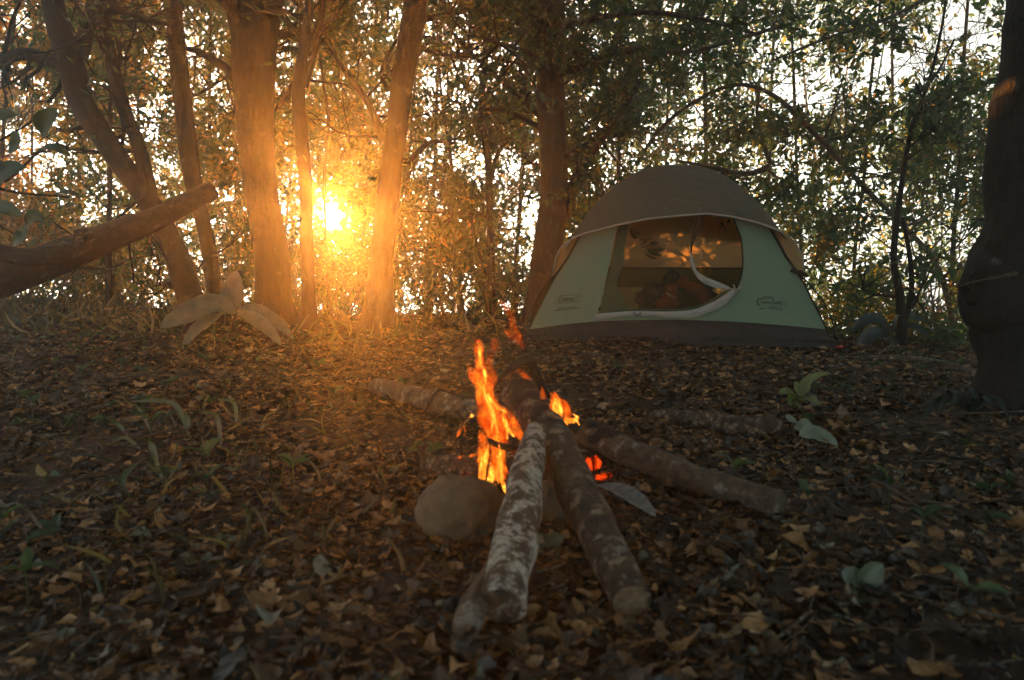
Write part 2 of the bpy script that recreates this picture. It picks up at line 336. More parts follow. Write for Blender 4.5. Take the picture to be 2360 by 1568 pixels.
def wander(p, d, Ln, n, wob, up=0.0):
    pts = [p]; d = d/np.linalg.norm(d)
    for k in range(n):
        d = d + rng.normal(0, wob, 3) + np.array((0, 0, up)); d /= np.linalg.norm(d)
        pts.append(pts[-1] + d*Ln/n)
    return np.array(pts), d
NOVIEW = [False]
def in_tunnel(P, rad=.24):
    sdir = np.array(SUND); q = P - np.array((0, 0, CAMH)); al = q@sdir
    return bool(((np.linalg.norm(q - al[:, None]*sdir, axis=1) < rad + .006*al) & (al > 0)).any())
def limb(mbw, anchors, p, d, Ln, r, lvl, up=.03):
    n = 5 if lvl else 4
    P, de = wander(p, d, Ln, n, .20, up)
    if in_tunnel(P): return
    if NOVIEW[0]:
        px, py, _ = proj(P)
        if ((P[:, 1] > .05) & (px > -150) & (px < 2510) & (py > -60)).any(): return
    mbw.tube(P, np.linspace(r, r*.35, n + 1), 6 if lvl > 1 else (5 if lvl else 3), cap=False)
    if lvl == 0:
        anchors.append(P); return
    kids = 4 + int(rng.integers(0, 3))
    for k in range(kids):
        t = rng.uniform(.25, 1); q = P[int(t*n)] if t < 1 else P[-1]
        dd = de + rng.normal(0, .75, 3); dd[2] += .1
        limb(mbw, anchors, q, dd, Ln*rng.uniform(.4, .65), r*.45, lvl - 1, up)
def sprout(mbl, anchors, size, per, behind=None, spread=.09, base=1.0, csc=.9, droop=.35, cth=-.35):
    """leaves along the twigs"""
    if not anchors: return
    A = np.array([a for a in anchors]); k, m, _ = A.shape
    t = rng.uniform(.1, 1, (k, per))*(m - 1); i0 = np.minimum(t.astype(int), m - 2); u = (t - i0)[..., None]
    ii = np.arange(k)[:, None]
    P = A[ii, i0]*(1 - u) + A[ii, i0 + 1]*u; D = A[ii, i0 + 1] - A[ii, i0]
    P = P.reshape(-1, 3) + rng.normal(0, spread*.5, (k*per, 3)); D = D.reshape(-1, 3); D /= np.linalg.norm(D, axis=1)[:, None] + 1e-9
    msk = keep(P, base); cl = clump(P[::1], csc) if len(P) < 60000 else np.zeros(len(P)); msk &= cl > cth + rng.normal(0, .12, len(P))
    px, py, dd = proj(P); msk &= ~((dd < 3) & (P[:, 1] > .3) & (np.abs(P[:, 2] - .7) < 1))
    if behind: msk &= (P[:, 1] > behind) | (py < -10) | (rng.random(len(P)) < .05)
    P = P[msk]; D = D[msk]; k = len(P)
    F = D*.6 + rng.normal(0, .6, (k, 3)) - np.array((0, 0, droop)); Nn = rng.normal(0, .7, (k, 3)) + np.array((0, 0, .6))
    s = size*rng.uniform(.6, 1.25, k)
    leaf_batch(mbl, P, F, Nn, s, s*rng.uniform(.33, .5, k), curl=rng.uniform(-.35, .1, k), fold=rng.uniform(.1, .5, k))

def tree(name, trunk_px, d, label, cat='tree', group=None, lm='leafA', bm='bark', branches=(), crown=(18, 1.4, 2.2, 9.0), size=.095, per=24, wob=.05, dlist=None, base=1.0, lvl=2, ext=4.0, seg=14, lean=None, bside=None):
    """trunk traced from the photograph at its own distance: rows (px, py, width px); goes on above the frame; limbs and leaves grown from it"""
    rows = []
    for k, (px, py, w) in enumerate(trunk_px):
        dd = d if dlist is None else dlist[k]
        p = at(px, py, dd); rows.append((*p, .86*w*K/FPX*dd/2))
    b = rows[0]; g0 = float(gh(b[0], b[1]))
    rows[0] = (b[0], b[1], min(b[2], g0 - .05), b[3]*1.0)
    top = np.array(rows[-1]); pr = np.array(rows[-2]); dv = (top - pr)[:3]; dv /= np.linalg.norm(dv)
    if ext:
        e = top.copy(); e[:3] += (dv*.5 + np.array((0, 0, .5)))*ext*.5; e[3] *= .7; rows.append(tuple(e))
        e2 = e.copy(); e2[:3] += np.array((rng.normal(0, .1), rng.normal(0, .1), 1))*ext*.5; e2[3] *= .3; rows.append(tuple(e2))
    R = spline(rows, 12*len(rows)); R[:, 3] = np.maximum(R[:, 3], .004)
    flare = np.exp(-np.arange(len(R))/3.5)*.65; R[:, 3] *= 1 + flare
    root = empty(name, (rows[0][0], rows[0][1], g0), label, cat, group)
    mw = MB(); mw.tube(R[:, :3], R[:, 3], seg, wob, seed=int(abs(rows[0][0])*1000) % 9999)
    anchors = []
    for br in branches:
        bd, pts = br; rr = []
        for k, (px, py, w) in enumerate(pts):
            dd = bd if np.isscalar(bd) else bd[k]; rr.append((*at(px, py, dd), w*K/FPX*dd/2))
        BR = spline(rr, 8*len(rr)); BR[:, 3] = np.maximum(BR[:, 3], .003)
        mw.tube(BR[:, :3], BR[:, 3], 8, wob*.8, seed=len(rr))
        for q in range(2, len(BR), 5):
            limb(mw, anchors, BR[q, :3], rng.normal(0, 1, 3), rng.uniform(.35, .9), BR[q, 3]*.4, 1)
    n, l0, l1 = crown[:3]; zs = R[:, 2] - g0
    for k in range(n):
        h = rng.uniform(crown[3] if len(crown) > 4 else .9, max(zs)); q = int(np.argmin(abs(zs - h)))
        a = rng.uniform(0, 6.28); dv = np.array((math.cos(a), math.sin(a)*.8, rng.uniform(-.1, .7)))
        if trunk_px[0][0] < 1000 and d < 8: dv[1] = abs(dv[1]) + .4; l0 = 1.5
        if bside is not None: dv[0] = abs(dv[0])*bside
        limb(mw, anchors, R[q, :3], dv, rng.uniform(l0, l1), min(R[q, 3]*.45, .035), lvl)
    mw.build('trunk', M[bm], root)
    ml = MB(); sprout(ml, anchors, size, per, base=base, behind=(7.75 if trunk_px[0][0] < 1000 and d < 8 else None))
    if ml.n: ml.build('crown', M[lm], root, smooth=False)
    return root

# ------------------------------------------------------------------ trees traced from the photograph (px on the 2360 copy)
# crown = (limb count, shortest, longest, lowest height, flag)
tree('leaning_tree', [(462, 735, 62), (415, 610, 62), (345, 470, 58), (265, 355, 58), (190, 240, 60), (165, 150, 62), (120, 0, 52)], 6.3,
     'dark crooked tree leaning left and forking twice, behind the broken leaning log', bm='barkd', lm='leafA', wob=.035,
     branches=[(6.3, [(355, 500, 40), (345, 440, 34), (318, 330, 32), (285, 250, 30), (250, 110, 28), (228, 0, 26), (215, -90, 22)]),
               (6.3, [(165, 160, 38), (110, 138, 30), (50, 125, 28), (-30, 150, 24)]),
               (6.3, [(185, 130, 34), (205, 50, 30), (225, -20, 26), (240, -100, 20)]),
               (6.3, [(205, 45, 22), (270, 25, 16), (340, 45, 13), (400, 60, 9)]),
               (6.3, [(200, 290, 14), (160, 300, 8), (130, 296, 5)]),
               (6.3, [(420, 660, 16), (385, 655, 14), (360, 658, 9)])], crown=(5, 1.2, 2.0, 2.6, 1), ext=3)
tree('slender_tree', [(505, 720, 36), (478, 560, 38), (440, 400, 40), (420, 250, 36), (402, 100, 34), (398, 0, 32)], 6.9,
     'straight slender trunk just right of the forking tree, leftmost of a close pair', lm='leafA', wob=.02, crown=(6, 1.0, 2.0, 2.2, 1))
tree('slender_tree', [(492, 715, 20), (490, 600, 20), (462, 450, 20), (445, 330, 20), (430, 200, 19), (415, 60, 18), (405, -40, 16)], 7.3,
     'thinner trunk rising close behind the straight slender one', lm='leafB', wob=.02, crown=(5, .8, 1.6, 2.2, 1), seg=10)
tree('large_tree', [(640, 760, 118), (632, 690, 98), (622, 560, 88), (600, 430, 84), (590, 300, 92), (585, 180, 104), (588, 60, 112), (585, 0, 105)], 7.4,
     'thickest hazy trunk standing just left of the sun, splitting in two at the top', bm='bark', lm='leafA', wob=.03, seg=22,
     branches=[(7.4, [(575, 90, 80), (552, 0, 66), (530, -120, 50)]), (7.4, [(600, 80, 74), (625, 0, 60), (650, -100, 44)]),
               (7.4, [(545, 180, 26), (510, 150, 20), (460, 120, 14), (420, 110, 9)]), (7.4, [(640, 250, 12), (670, 200, 9), (700, 150, 7)])], crown=(7, 1.3, 2.4, 2.6, 1))
tree('tree', [(712, 780, 46), (710, 650, 34), (706, 540, 34), (704, 420, 34), (694, 300, 36), (688, 200, 32), (705, 80, 24), (712, -20, 18)], 6.9,
     'hazy trunk between the thickest trunk and the sun', lm='leafB', wob=.03, crown=(6, 1.0, 1.8, 2.4, 1),
     branches=[(7.0, [(700, 200, 20), (730, 100, 15), (745, 0, 12)])])
tree('sapling', [(760, 700, 9), (752, 560, 8), (748, 400, 9), (757, 280, 9), (740, 150, 8), (735, 20, 7)], 8.6,
     'thin stem rising directly above the sun', lm='leafB', bm='twig', wob=.01, crown=(6, .6, 1.2, 2.0, 1), seg=7, lvl=1, ext=2)
tree('large_tree', [(872, 765, 92), (876, 640, 66), (890, 500, 60), (900, 400, 58), (915, 300, 56), (928, 180, 58), (950, 60, 60), (958, -20, 58)], 7.0,
     'thick trunk just right of the sun, leaning slightly right', lm='leafA', wob=.03, seg=18,
     branches=[(7.0, [(885, 330, 20), (850, 240, 15), (800, 170, 12), (760, 110, 8)]), (7.0, [(935, 380, 14), (990, 330, 10), (1050, 330, 7)])], crown=(7, 1.2, 2.2, 2.4, 1))
tree('large_tree', [(1245, 735, 88), (1256, 620, 78), (1272, 500, 74), (1278, 380, 72), (1270, 260, 72), (1268, 120, 70), (1270, -20, 64)], 7.6,
     'rough brown trunk standing directly behind the left side of the tent', lm='leafC', wob=.03, seg=18,
     branches=[(7.7, [(1300, 500, 30), (1325, 420, 27), (1370, 340, 22), (1430, 260, 16), (1480, 180, 10)]), (7.4, [(1300, 360, 14), (1380, 320, 12), (1440, 310, 8)]),
               (7.3, [(1290, 170, 18), (1400, 130, 14), (1520, 100, 10), (1620, 60, 7)]), (7.7, [(1255, 300, 14), (1180, 260, 10), (1110, 250, 7)]),
               (6.6, [(1300, 60, 16), (1450, 30, 13), (1600, 40, 10), (1750, 80, 7)])], crown=(16, 1.3, 2.3, 1.9, 1), per=22, size=.095)
tree('tree', [(1133, 712, 28), (1131, 600, 22), (1129, 480, 21), (1126, 380, 20), (1110, 250, 18), (1120, 100, 15)], 8.6,
     'thin dark trunk between the sun and the tent', lm='leafC', wob=.02, crown=(14, .8, 1.7, 1.2, 1), seg=9,
     branches=[(8.6, [(1128, 420, 14), (1150, 350, 10), (1200, 290, 8)]), (8.6, [(1118, 640, 9), (1095, 540, 6), (1080, 480, 4)])])
tree('sapling', [(1070, 730, 12), (1055, 620, 9), (1035, 500, 8), (1040, 380, 8), (1020, 240, 7)], 9.4,
     'twiggy sapling right of the leaning thick trunk', lm='leafC', bm='twig', wob=.01, crown=(14, .6, 1.4, .4, 1), seg=7, lvl=1, ext=2)
tree('sapling', [(2082, 745, 26), (2075, 690, 22), (2060, 600, 17), (2068, 500, 15), (2085, 380, 13), (2105, 280, 11), (2140, 190, 9), (2165, 90, 7)], 5.9,
     'leafy young tree with two stems between the tent and the dark near trunk', lm='leafC', bm='barkd', wob=.03, crown=(9, .35, .8, .35, 1), size=.10, per=14, seg=9, lvl=1, ext=.8,
     branches=[(5.9, [(2085, 740, 16), (2100, 680, 13), (2098, 600, 11), (2080, 500, 9)]), (5.9, [(2100, 300, 9), (2125, 240, 7), (2110, 190, 5)]),
               (5.9, [(2145, 190, 7), (2170, 150, 5), (2200, 90, 4)])])
tree('arching_tree', [(2240, 770, 18), (2170, 640, 14), (2080, 520, 13), (1990, 430, 13), (1880, 310, 14), (1790, 225, 12), (1700, 195, 10), (1600, 235, 10), (1520, 300, 10), (1465, 380, 9)], 7.2,
     'long branch arching over the tent from the right', lm='leafC', bm='logd', wob=.03, crown=(26, .7, 1.5, 1.2, 1), size=.095, per=20, seg=9, lvl=1, ext=0,
     dlist=[8.6, 8.2, 7.8, 7.5, 7.3, 7.2, 7.2, 7.4, 7.7, 8.0],
     branches=[(7.4, [(1750, 205, 9), (1745, 260, 8), (1760, 330, 10), (1775, 375, 12)]), (7.4, [(1775, 385, 16), (1720, 400, 12), (1640, 385, 9), (1560, 370, 6)]), (7.2, [(1900, 320, 8), (1920, 260, 6), (1935, 200, 4)]),
               (6.6, [(1800, 60, 9), (1700, 90, 8), (1580, 120, 8), (1450, 110, 6)]), (6.4, [(2200, -40, 10), (2050, 40, 8), (1900, 90, 7), (1780, 140, 5)])])

# dark near trunk on the right -----------------------------------------
def near_trunk():
    rows = [(2310, 960, 200), (2318, 880, 170), (2330, 800, 190), (2330, 735, 215), (2322, 690, 255), (2330, 640, 240), (2350, 560, 210), (2360, 460, 190), (2366, 350, 190), (2385, 200, 186), (2398, 60, 176), (2410, -80, 165)]
    d = 3.15; R = [(*at(px + 26, py, d), w*K/FPX*d/2) for px, py, w in rows]
    R.append((R[-1][0], d, R[-1][2] + 2.2, R[-1][3]*.8)); R.append((R[-1][0] + .2, d, R[-1][2] + 2.5, R[-1][3]*.5))
    R[0] = (R[0][0], R[0][1], -.15, R[0][3]*1.25)
    root = empty('near_tree', (R[0][0], d, float(gh(R[0][0], d))), 'very dark lumpy trunk close to the camera at the right edge', 'tree')
    R = spline(R, 120); mw = MB(); mw.tube(R[:, :3], R[:, 3], 56, .075, seed=5, fq=11); 
    anchors = []; NOVIEW[0] = True
    for k in range(22):  # limbs reach over the camera out of view, added to shade the foreground
        q = int(rng.integers(106, 119)); a = rng.uniform(-2.95, -1.7) if k < 12 else rng.uniform(-1.7, 0)
        limb(mw, anchors, R[q, :3], np.array((math.cos(a), math.sin(a), rng.uniform(-.05, .2))), rng.uniform(3.2, 5.2), .05, 3, 0)
    NOVIEW[0] = False
    mw.build('trunk', M['barkd'], root)
    ml = MB(); sprout(ml, anchors, .17, 19, cth=-1); ml.build('crown', M['leafC'], root, smooth=False)
    # knots and lichen lumps
    for px, py, r in ((2205, 668, .055), (2262, 575, .05), (2235, 640, .06), (2300, 735, .05)):
        blob(root, 'knot', at(px + 38, py, d - .06), (r, r*.8, r), M['barkd'], 3, amp=.4)
    tw = MB(); tw.tube([at(2215, 658, 2.9), at(2250, 648, 2.8), at(2300, 640, 2.7), at(2340, 630, 2.62)], [.004, .005, .006, .011], 6, .1); tw.build('twig', M['logd'], root)
    return root
def blob(parent, name, c, r, m, seed=0, sub=24, amp=.12, fq=3.0, flatb=None, group=None):
    th = np.linspace(0, math.pi, sub); ph = np.linspace(0, 2*math.pi, sub*2, endpoint=False)
    T, Pp = np.meshgrid(th, ph, indexing='ij')
    D = np.stack([np.sin(T)*np.cos(Pp), np.sin(T)*np.sin(Pp), np.cos(T)], -1).reshape(-1, 3)
    nz = np.array([mnoise.fractal(Vector(v*fq*.5) + Vector((seed*7.3, 0, 0)), .6, 2.0, 4) for v in D])
    V = np.array(c) + D*np.array(r)*(1 + amp*nz)[:, None]
    n = sub*2; i = np.arange(sub - 1)[:, None]*n; j = np.arange(n)[None]
    Q = np.stack([i + j, i + n + j, i + n + (j + 1) % n, i + (j + 1) % n], -1).reshape(-1, 4)
    mb = MB(); mb.add(V, Q); return mb.build(name, m, parent)
near_trunk()
def added_shade_tree():  # unseen tree, added to darken the foreground from above
    root = empty('added_shade_tree', (-2.3, -1.6, 0), 'unseen tree added beside the camera so its crown shades the foreground', 'tree')
    R = spline([(-2.3, -1.6, -.1, .17), (-2.2, -1.5, 1.2, .13), (-2.0, -1.4, 2.6, .11), (-1.8, -1.1, 4.2, .07), (-1.7, -1, 5.4, .02)], 40); mw = MB(); mw.tube(R[:, :3], R[:, 3], 14, .05, seed=77)
    an = []; NOVIEW[0] = True
    for k in range(20):
        q = int(rng.integers(21, 36)); a = rng.uniform(-1.9, 1.3) if k < 12 else rng.uniform(1.3, 4)
        limb(mw, an, R[q, :3], np.array((math.cos(a), math.sin(a)*.8, rng.uniform(.0, .25))), rng.uniform(2.4, 4.2), .04, 3, .02)
    NOVIEW[0] = False
    mw.build('trunk', M['bark'], root); ml = MB(); sprout(ml, an, .17, 19, cth=-1); ml.build('crown', M['leafC'], root, smooth=False)
added_shade_tree()

# broken leaning log on the left ----------------------------------------
def leaning_log():
    d = [4.0, 4.2, 4.5, 4.8, 5.1, 5.35]
    rows = [(-140, 690, 98), (0, 645, 92), (130, 595, 88), (260, 545, 74), (380, 493, 58), (490, 438, 50)]
    R = [(*at(px, py, dd), .86*w*K/FPX*dd/2) for (px, py, w), dd in zip(rows, d)]
    R.insert(0, (*(at(-330, 790, 3.7)), .13)); R[0] = (R[0][0], R[0][1], .05, .13)
    root = empty('leaning_log', tuple(R[0][:3]), 'broken bare log slanting up across the left trees from the left edge', 'log')
    R2 = spline(R, 70); mb = MB(); mb.tube(R2[:, :3], R2[:, 3], 22, .05, seed=3); 
    S2 = spline([(*at(-60, 560, 4.1), .05), (*at(40, 590, 4.2), .055), (*at(150, 580, 4.35), .06), (*at(240, 550, 4.5), .04)], 24); mb.tube(S2[:, :3], S2[:, 3], 12, .08, seed=8)
    mb.build('wood', M['barkl'], root)
    blob(root, 'fungus', at(192, 540, 4.38), (.05, .04, .038), M['logd'], 3, 20, .5, 4)
    blob(root, 'fungus', at(135, 562, 4.33), (.06, .03, .02), M['logd'], 4, 18, .5, 4)
    e = MB(); a = R2[-1]; b = R2[-2]; dv = (a - b)[:3]; dv /= np.linalg.norm(dv)
    e.tube([a[:3] - dv*.004, a[:3] + dv*.003], [a[3]*.93, a[3]*.86], 20, .05, 5); e.build('broken_end', M['cut'], root)
leaning_log()

# ------------------------------------------------------------------ further trees filling the wood
LM = ['leafA', 'leafB', 'leafC']
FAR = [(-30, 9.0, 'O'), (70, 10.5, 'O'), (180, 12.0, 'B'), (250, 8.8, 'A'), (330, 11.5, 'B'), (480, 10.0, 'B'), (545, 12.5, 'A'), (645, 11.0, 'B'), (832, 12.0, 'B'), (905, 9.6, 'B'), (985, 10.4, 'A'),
       (1060, 12.5, 'B'), (1185, 10.4, 'C'), (1340, 11.6, 'C'), (1420, 10.0, 'A'), (1520, 12.0, 'C'), (1640, 10.8, 'C'), (1760, 12.4, 'A'), (1850, 10.2, 'C'), (1960, 9.2, 'B'), (2060, 11.0, 'A'), (2190, 9.0, 'B'), (2300, 10.4, 'A'), (2420, 8.6, 'A')]
PLACE = ['at the far left edge', 'beside the left edge behind the fork', 'seen through the left fork', 'under the left fork', 'between the forked tree and the slender pair', 'left of the thickest trunk', 'close behind the thickest trunk',
         'showing right of the thickest trunk', 'just right of the sun stem', 'hidden half by the trunk right of the sun', 'right of the trunk beside the sun', 'between the sun and the thin dark trunk', 'left of the rough trunk behind the tent',
         'right of the rough trunk behind the tent', 'above the left shoulder of the tent', 'above the tent left of its top', 'above the top of the tent', 'above the right shoulder of the tent', 'just right of the tent dome',
         'right of the tent by the guy pole', 'behind the two-stemmed young tree', 'right of the two-stemmed young tree', 'showing beside the dark near trunk', 'mostly behind the dark near trunk']
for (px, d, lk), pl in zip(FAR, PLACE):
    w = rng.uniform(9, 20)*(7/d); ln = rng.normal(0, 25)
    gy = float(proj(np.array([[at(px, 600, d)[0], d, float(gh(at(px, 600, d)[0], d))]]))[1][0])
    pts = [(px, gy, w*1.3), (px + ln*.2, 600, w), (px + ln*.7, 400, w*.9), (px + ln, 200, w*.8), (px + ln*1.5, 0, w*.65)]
    tree('background_tree', pts, d, '%s background tree %s' % ({'A': 'olive', 'B': 'yellowish', 'C': 'dark', 'O': 'flare-tinted'}[lk], pl), group='trees at the back of the clearing', lm='leaf' + lk, bm='twig' if w < 12 else 'bark',
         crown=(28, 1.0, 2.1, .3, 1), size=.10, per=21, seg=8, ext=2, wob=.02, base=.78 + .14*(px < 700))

# far woodland mass down the slope: a mass nobody could count
def far_wood():
    ml = MB(); k = 98000
    d = rng.uniform(13, 25, k); px = rng.uniform(-150, 2500, k); py = rng.uniform(-60, 820, k)
    n2 = 17000; d[:n2] = rng.uniform(11, 20, n2); px[:n2] = rng.normal(775, 95, n2); py[:n2] = rng.uniform(60, 700, n2)
    x = (px*K - 512)/FPX; yv = -(py*K - 340)/FPX; dy = CP + yv*SP; dz = -SP + yv*CP; t = d/dy
    P = np.stack([x*t, d, CAMH + dz*t], 1)
    P = P[P[:, 2] > gh(P[:, 0], P[:, 1]) - .1]; P = P[keep(P, .95)]
    c = clump(P, .55, 9.0) + .5*clump(P, 1.6, 3.0); P = P[c > -.2 + rng.normal(0, .1, len(P))]
    k = len(P); s = rng.uniform(.09, .19, k)
    leaf_batch(ml, P, rng.normal(0, 1, (k, 3)) - np.array((0, 0, .3)), rng.normal(0, 1, (k, 3)), s, s*.45, fold=.2)
    n = 90
    for q in range(n):
        dd = rng.uniform(12.5, 24); pxx = rng.uniform(-100, 2450); p = at(pxx, 600, dd); g = float(gh(p[0], dd))
        if abs(pxx - 770) < 22: continue
        T = [np.array((p[0], dd, g - .1))]; dv = np.array((rng.normal(0, .12), rng.normal(0, .1), 1.))
        for _ in range(6): T.append(T[-1] + dv*rng.uniform(1.4, 2.4)); dv += rng.normal(0, .09, 3)
        if not in_tunnel(np.array(T), .5): ml.tube(T, np.linspace(rng.uniform(.015, .06), .01, 7), 5, cap=False)
    tag(ml.build('distant_woodland', M['leafB'], smooth=False), 'mass of sunlit foliage and thin stems far down the slope', 'woodland', kind='stuff')
far_wood()

# ------------------------------------------------------------------ leaf litter
def litter():
    mb = MB()
    def scat(k, y0, y1, xs_, size, rows, jag, pile=.02):
        y = y0 + (y1 - y0)*rng.random(k); x = (rng.random(k)*2 - 1)*(xs_(y))
        ok = rng.random(k) < np.clip(.75 + 1.3*clump(np.stack([x, y, 0*x], 1), 1.6, 4.0) if k < 60000 else 1, .25, 1); x = x[ok]; y = y[ok]; k = len(x)
        P = np.stack([x, y, gh(x, y) + rng.random(k)**1.5*pile], 1)
        a = rng.uniform(0, 6.28, k); F = np.stack([np.cos(a), np.sin(a), rng.normal(.03, .16, k)], 1)
        Nn = np.stack([rng.normal(0, .35, k), rng.normal(0, .35, k), np.ones(k)], 1)
        s = size*np.minimum(rng.lognormal(0, .42, k), 1.6)
        leaf_batch(mb, P, F, Nn, s, s*rng.uniform(.28, .75, k), curl=rng.normal(.2, .55, k), fold=rng.normal(.1, .35, k), rows=rows, jag=jag)
    scat(38000, .75, 3.2, lambda y: y*.9 + .35, .031, 5, .45, .035)
    scat(4200, .75, 3.6, lambda y: y*.9 + .4, .047, 6, .5, .05)
    scat(44000, 3.0, 6.2, lambda y: y*.85 + .5, .042, 3, .4, .04)
    scat(34000, 6.0, 12, lambda y: y*.85 + .6, .075, 2, 0, .05)
    scat(5000, -4, .8, lambda y: 4 + 0*y, .07, 2, 0, .03)
    tag(mb.build('leaf_litter', M['litter'], smooth=False), 'brown dead leaves covering the ground', 'leaf litter', kind='stuff')
    # thicket standing along the back edge where the slope falls away
    mk = MB(); k = 74000; y = rng.uniform(9.6, 14, k); x = rng.uniform(-1, 1, k)*(y*.8 + .5); h = rng.random(k)**1.4*1.7
    x[:12000] = rng.uniform(.4, 3.2, 12000); y[:12000] = rng.uniform(8.6, 9.8, 12000); h[:12000] = rng.uniform(0, 1.6, 12000)  # unseen leaves behind the tent, added to keep sun blotches off its wall
    z = gh(x, y) + h; P = np.stack([x, y, z], 1); px, py, _ = proj(P); c = clump(P, 1.1, 2.0)
    m = (c > -.12 + .10*h) & (rng.random(k) < np.where(px > 1900, .55, .97)) & ~((np.abs(px - 770) < 22) & (py < 540)); P = P[m]; k = len(P); s = rng.uniform(.05, .12, k)
    leaf_batch(mk, P, rng.normal(0, 1, (k, 3)) + np.array((0, 0, .3)), rng.normal(0, 1, (k, 3)), s, s*.42, fold=.25)
    for q in range(500):
        y = rng.uniform(9.6, 13); x = rng.uniform(-1, 1)*(y*.8 + .5); g_ = float(gh(x, y)); Pq, _ = wander(np.array((x, y, g_ - .02)), np.array((rng.normal(0, .25), rng.normal(0, .2), 1.)), rng.uniform(.5, 1.6), 4, .12)
        if not in_tunnel(Pq): mk.tube(Pq, np.linspace(.007, .002, 5), 3, cap=False)
    tag(mk.build('thicket', M['leafB'], smooth=False), 'dense low thicket of leaves and stems along the back edge of the clearing, with leaves added behind the tent to block sun', 'thicket', kind='stuff')
    # fine twigs in the litter
    mt = MB()
    for q in range(1500):
        y = rng.uniform(1, 8) if q > 250 else rng.uniform(.9, 3); x = rng.uniform(-1, 1)*(y*.85 + .4); a = rng.uniform(0, 6.28); l = rng.uniform(.05, .28) if q % 22 else rng.uniform(.3, .7)
        P = [np.array((x, y, float(gh(x, y)) + .02))]; dv = np.array((math.cos(a), math.sin(a), .05))
        for _ in range(4):
            P.append(P[-1] + dv*l/4); dv += rng.normal(0, .22, 3)*np.array((1, 1, .5))
        P = np.array(P); P[:, 2] = np.maximum(P[:, 2], gh(P[:, 0], P[:, 1]) + .012)
        mt.tube(P, np.linspace(rng.uniform(.0012, .004) if q % 22 else rng.uniform(.004, .008), .0008, 5), 5, cap=False)
    tag(mt.build('fallen_twigs', M['logd']), 'fine broken twigs strewn over the dead leaves', 'twigs', kind='stuff')
    # low undergrowth: blades and weeds at the back left and along the crest
    mg = MB(); k = 5200
    y = rng.uniform(5.8, 11.5, k); x = rng.uniform(-1, 1, k)*(y*.8 + .5)
    px, py, _ = proj(np.stack([x, y, gh(x, y)], 1))
    w = np.exp(-((px - 150)/330)**2)*.9 + .15 + .5*(px > 1960) + .35*np.exp(-((px - 900)/250)**2)
    m = (rng.random(k) < w) & ~((px > 1180) & (px < 1950) & (y < 9)); x = x[m]; y = y[m]; k = len(x)
    P = np.stack([x, y, gh(x, y)], 1); F = np.stack([rng.normal(0, .7, k), rng.normal(0, .5, k), rng.uniform(.15, 1.0, k)], 1)
    leaf_batch(mg, P, F, rng.normal(0, 1, (k, 3)), rng.uniform(.10, .32, k), rng.uniform(.012, .035, k), curl=-rng.uniform(.2, .9, k), rows=4)
    k = 1500; y = rng.uniform(1.3, 6, k); x = rng.uniform(-1, .1, k)*(y*.75); m = rng.random(k) < np.exp(-((x + y*.42)/(.22*y))**2); x = x[m]; y = y[m]; k = len(x)
    leaf_batch(mg, np.stack([x, y, gh(x, y)], 1), np.stack([rng.normal(0, .8, k), rng.normal(0, .6, k), rng.uniform(.1, .8, k)], 1), rng.normal(0, 1, (k, 3)), rng.uniform(.05, .14, k), rng.uniform(.006, .014, k), curl=-rng.uniform(.2, .9, k), rows=4)
    mr_ = MB(); n = 560; y = rng.uniform(1.2, 9.5, n); x = rng.uniform(-1, 1, n)*(y*.8 + .3); px, py, _ = proj(np.stack([x, y, gh(x, y)], 1))
    keep_ = (rng.random(n) < .10 + .8*np.exp(-((px - 200)/300)**2) + .5*(px > 1950)) & ~((px > 1180) & (px < 1950) & (y > 4.6)); x = x[keep_]; y = y[keep_]
    for a_, b_ in zip(x, y):
        q = int(rng.integers(3, 8)); th = rng.uniform(0, 6.28, q); hh = rng.uniform(.01, .10); s_ = rng.uniform(.03, .075, q)
        leaf_batch(mr_, np.tile((a_, b_, float(gh(a_, b_)) + .03 + hh), (q, 1)), np.stack([np.cos(th), np.sin(th), rng.uniform(-.1, .8, q)], 1), np.tile((0., 0., 1.), (q, 1)) + rng.normal(0, .3, (q, 3)), s_, s_*.42, curl=-.5, fold=.3, rows=4)
        mr_.tube([(a_, b_, float(gh(a_, b_))), (a_, b_, float(gh(a_, b_)) + .03 + hh)], .0015, 3, cap=False)
    tag(mr_.build('ground_plants', M['leafC'], smooth=False), 'tiny green seedlings dotted through the leaf litter', 'ground cover', kind='stuff')
    tag(mg.build('undergrowth', M['blade'], smooth=False), 'low blades and weeds growing through the litter', 'undergrowth', kind='stuff')
litter()

# ------------------------------------------------------------------ plants with big leaves
def big_leaf(mb, pts, width, n=12, nrm=(0, -.3, 1), fold=.42, tipw=.0, ws=1.0):
    """a broad leaf bent along 3D points"""
    P = spline(pts, n); T = np.gradient(P, axis=0); T /= np.linalg.norm(T, axis=1)[:, None] + 1e-9
    B = np.cross(np.broadcast_to(np.array(nrm, float), T.shape), T); B /= np.linalg.norm(B, axis=1)[:, None] + 1e-9; U = np.cross(T, B)
    t = np.linspace(0, 1, n); w = width*.5*(np.sin(np.pi*t**.75*.97 + .03)**.75 + .02); w[-1] = .0008
    c = np.array([-1, -.55, 0, .55, 1]); V = []
    for s in c: V.append(P + B*(w*s)[:, None] + U*(w*fold*(abs(s) - .0) + .05*w*math.cos(s*9)*np.sin(t*38)[:])[:, None])
    V = np.stack(V, 1).reshape(-1, 3); i = np.arange(n - 1)[:, None]*5; j = np.arange(4)[None]
    mb.add(V, np.stack([i + j, i + 5 + j, i + 6 + j, i + 1 + j], -1).reshape(-1, 4))
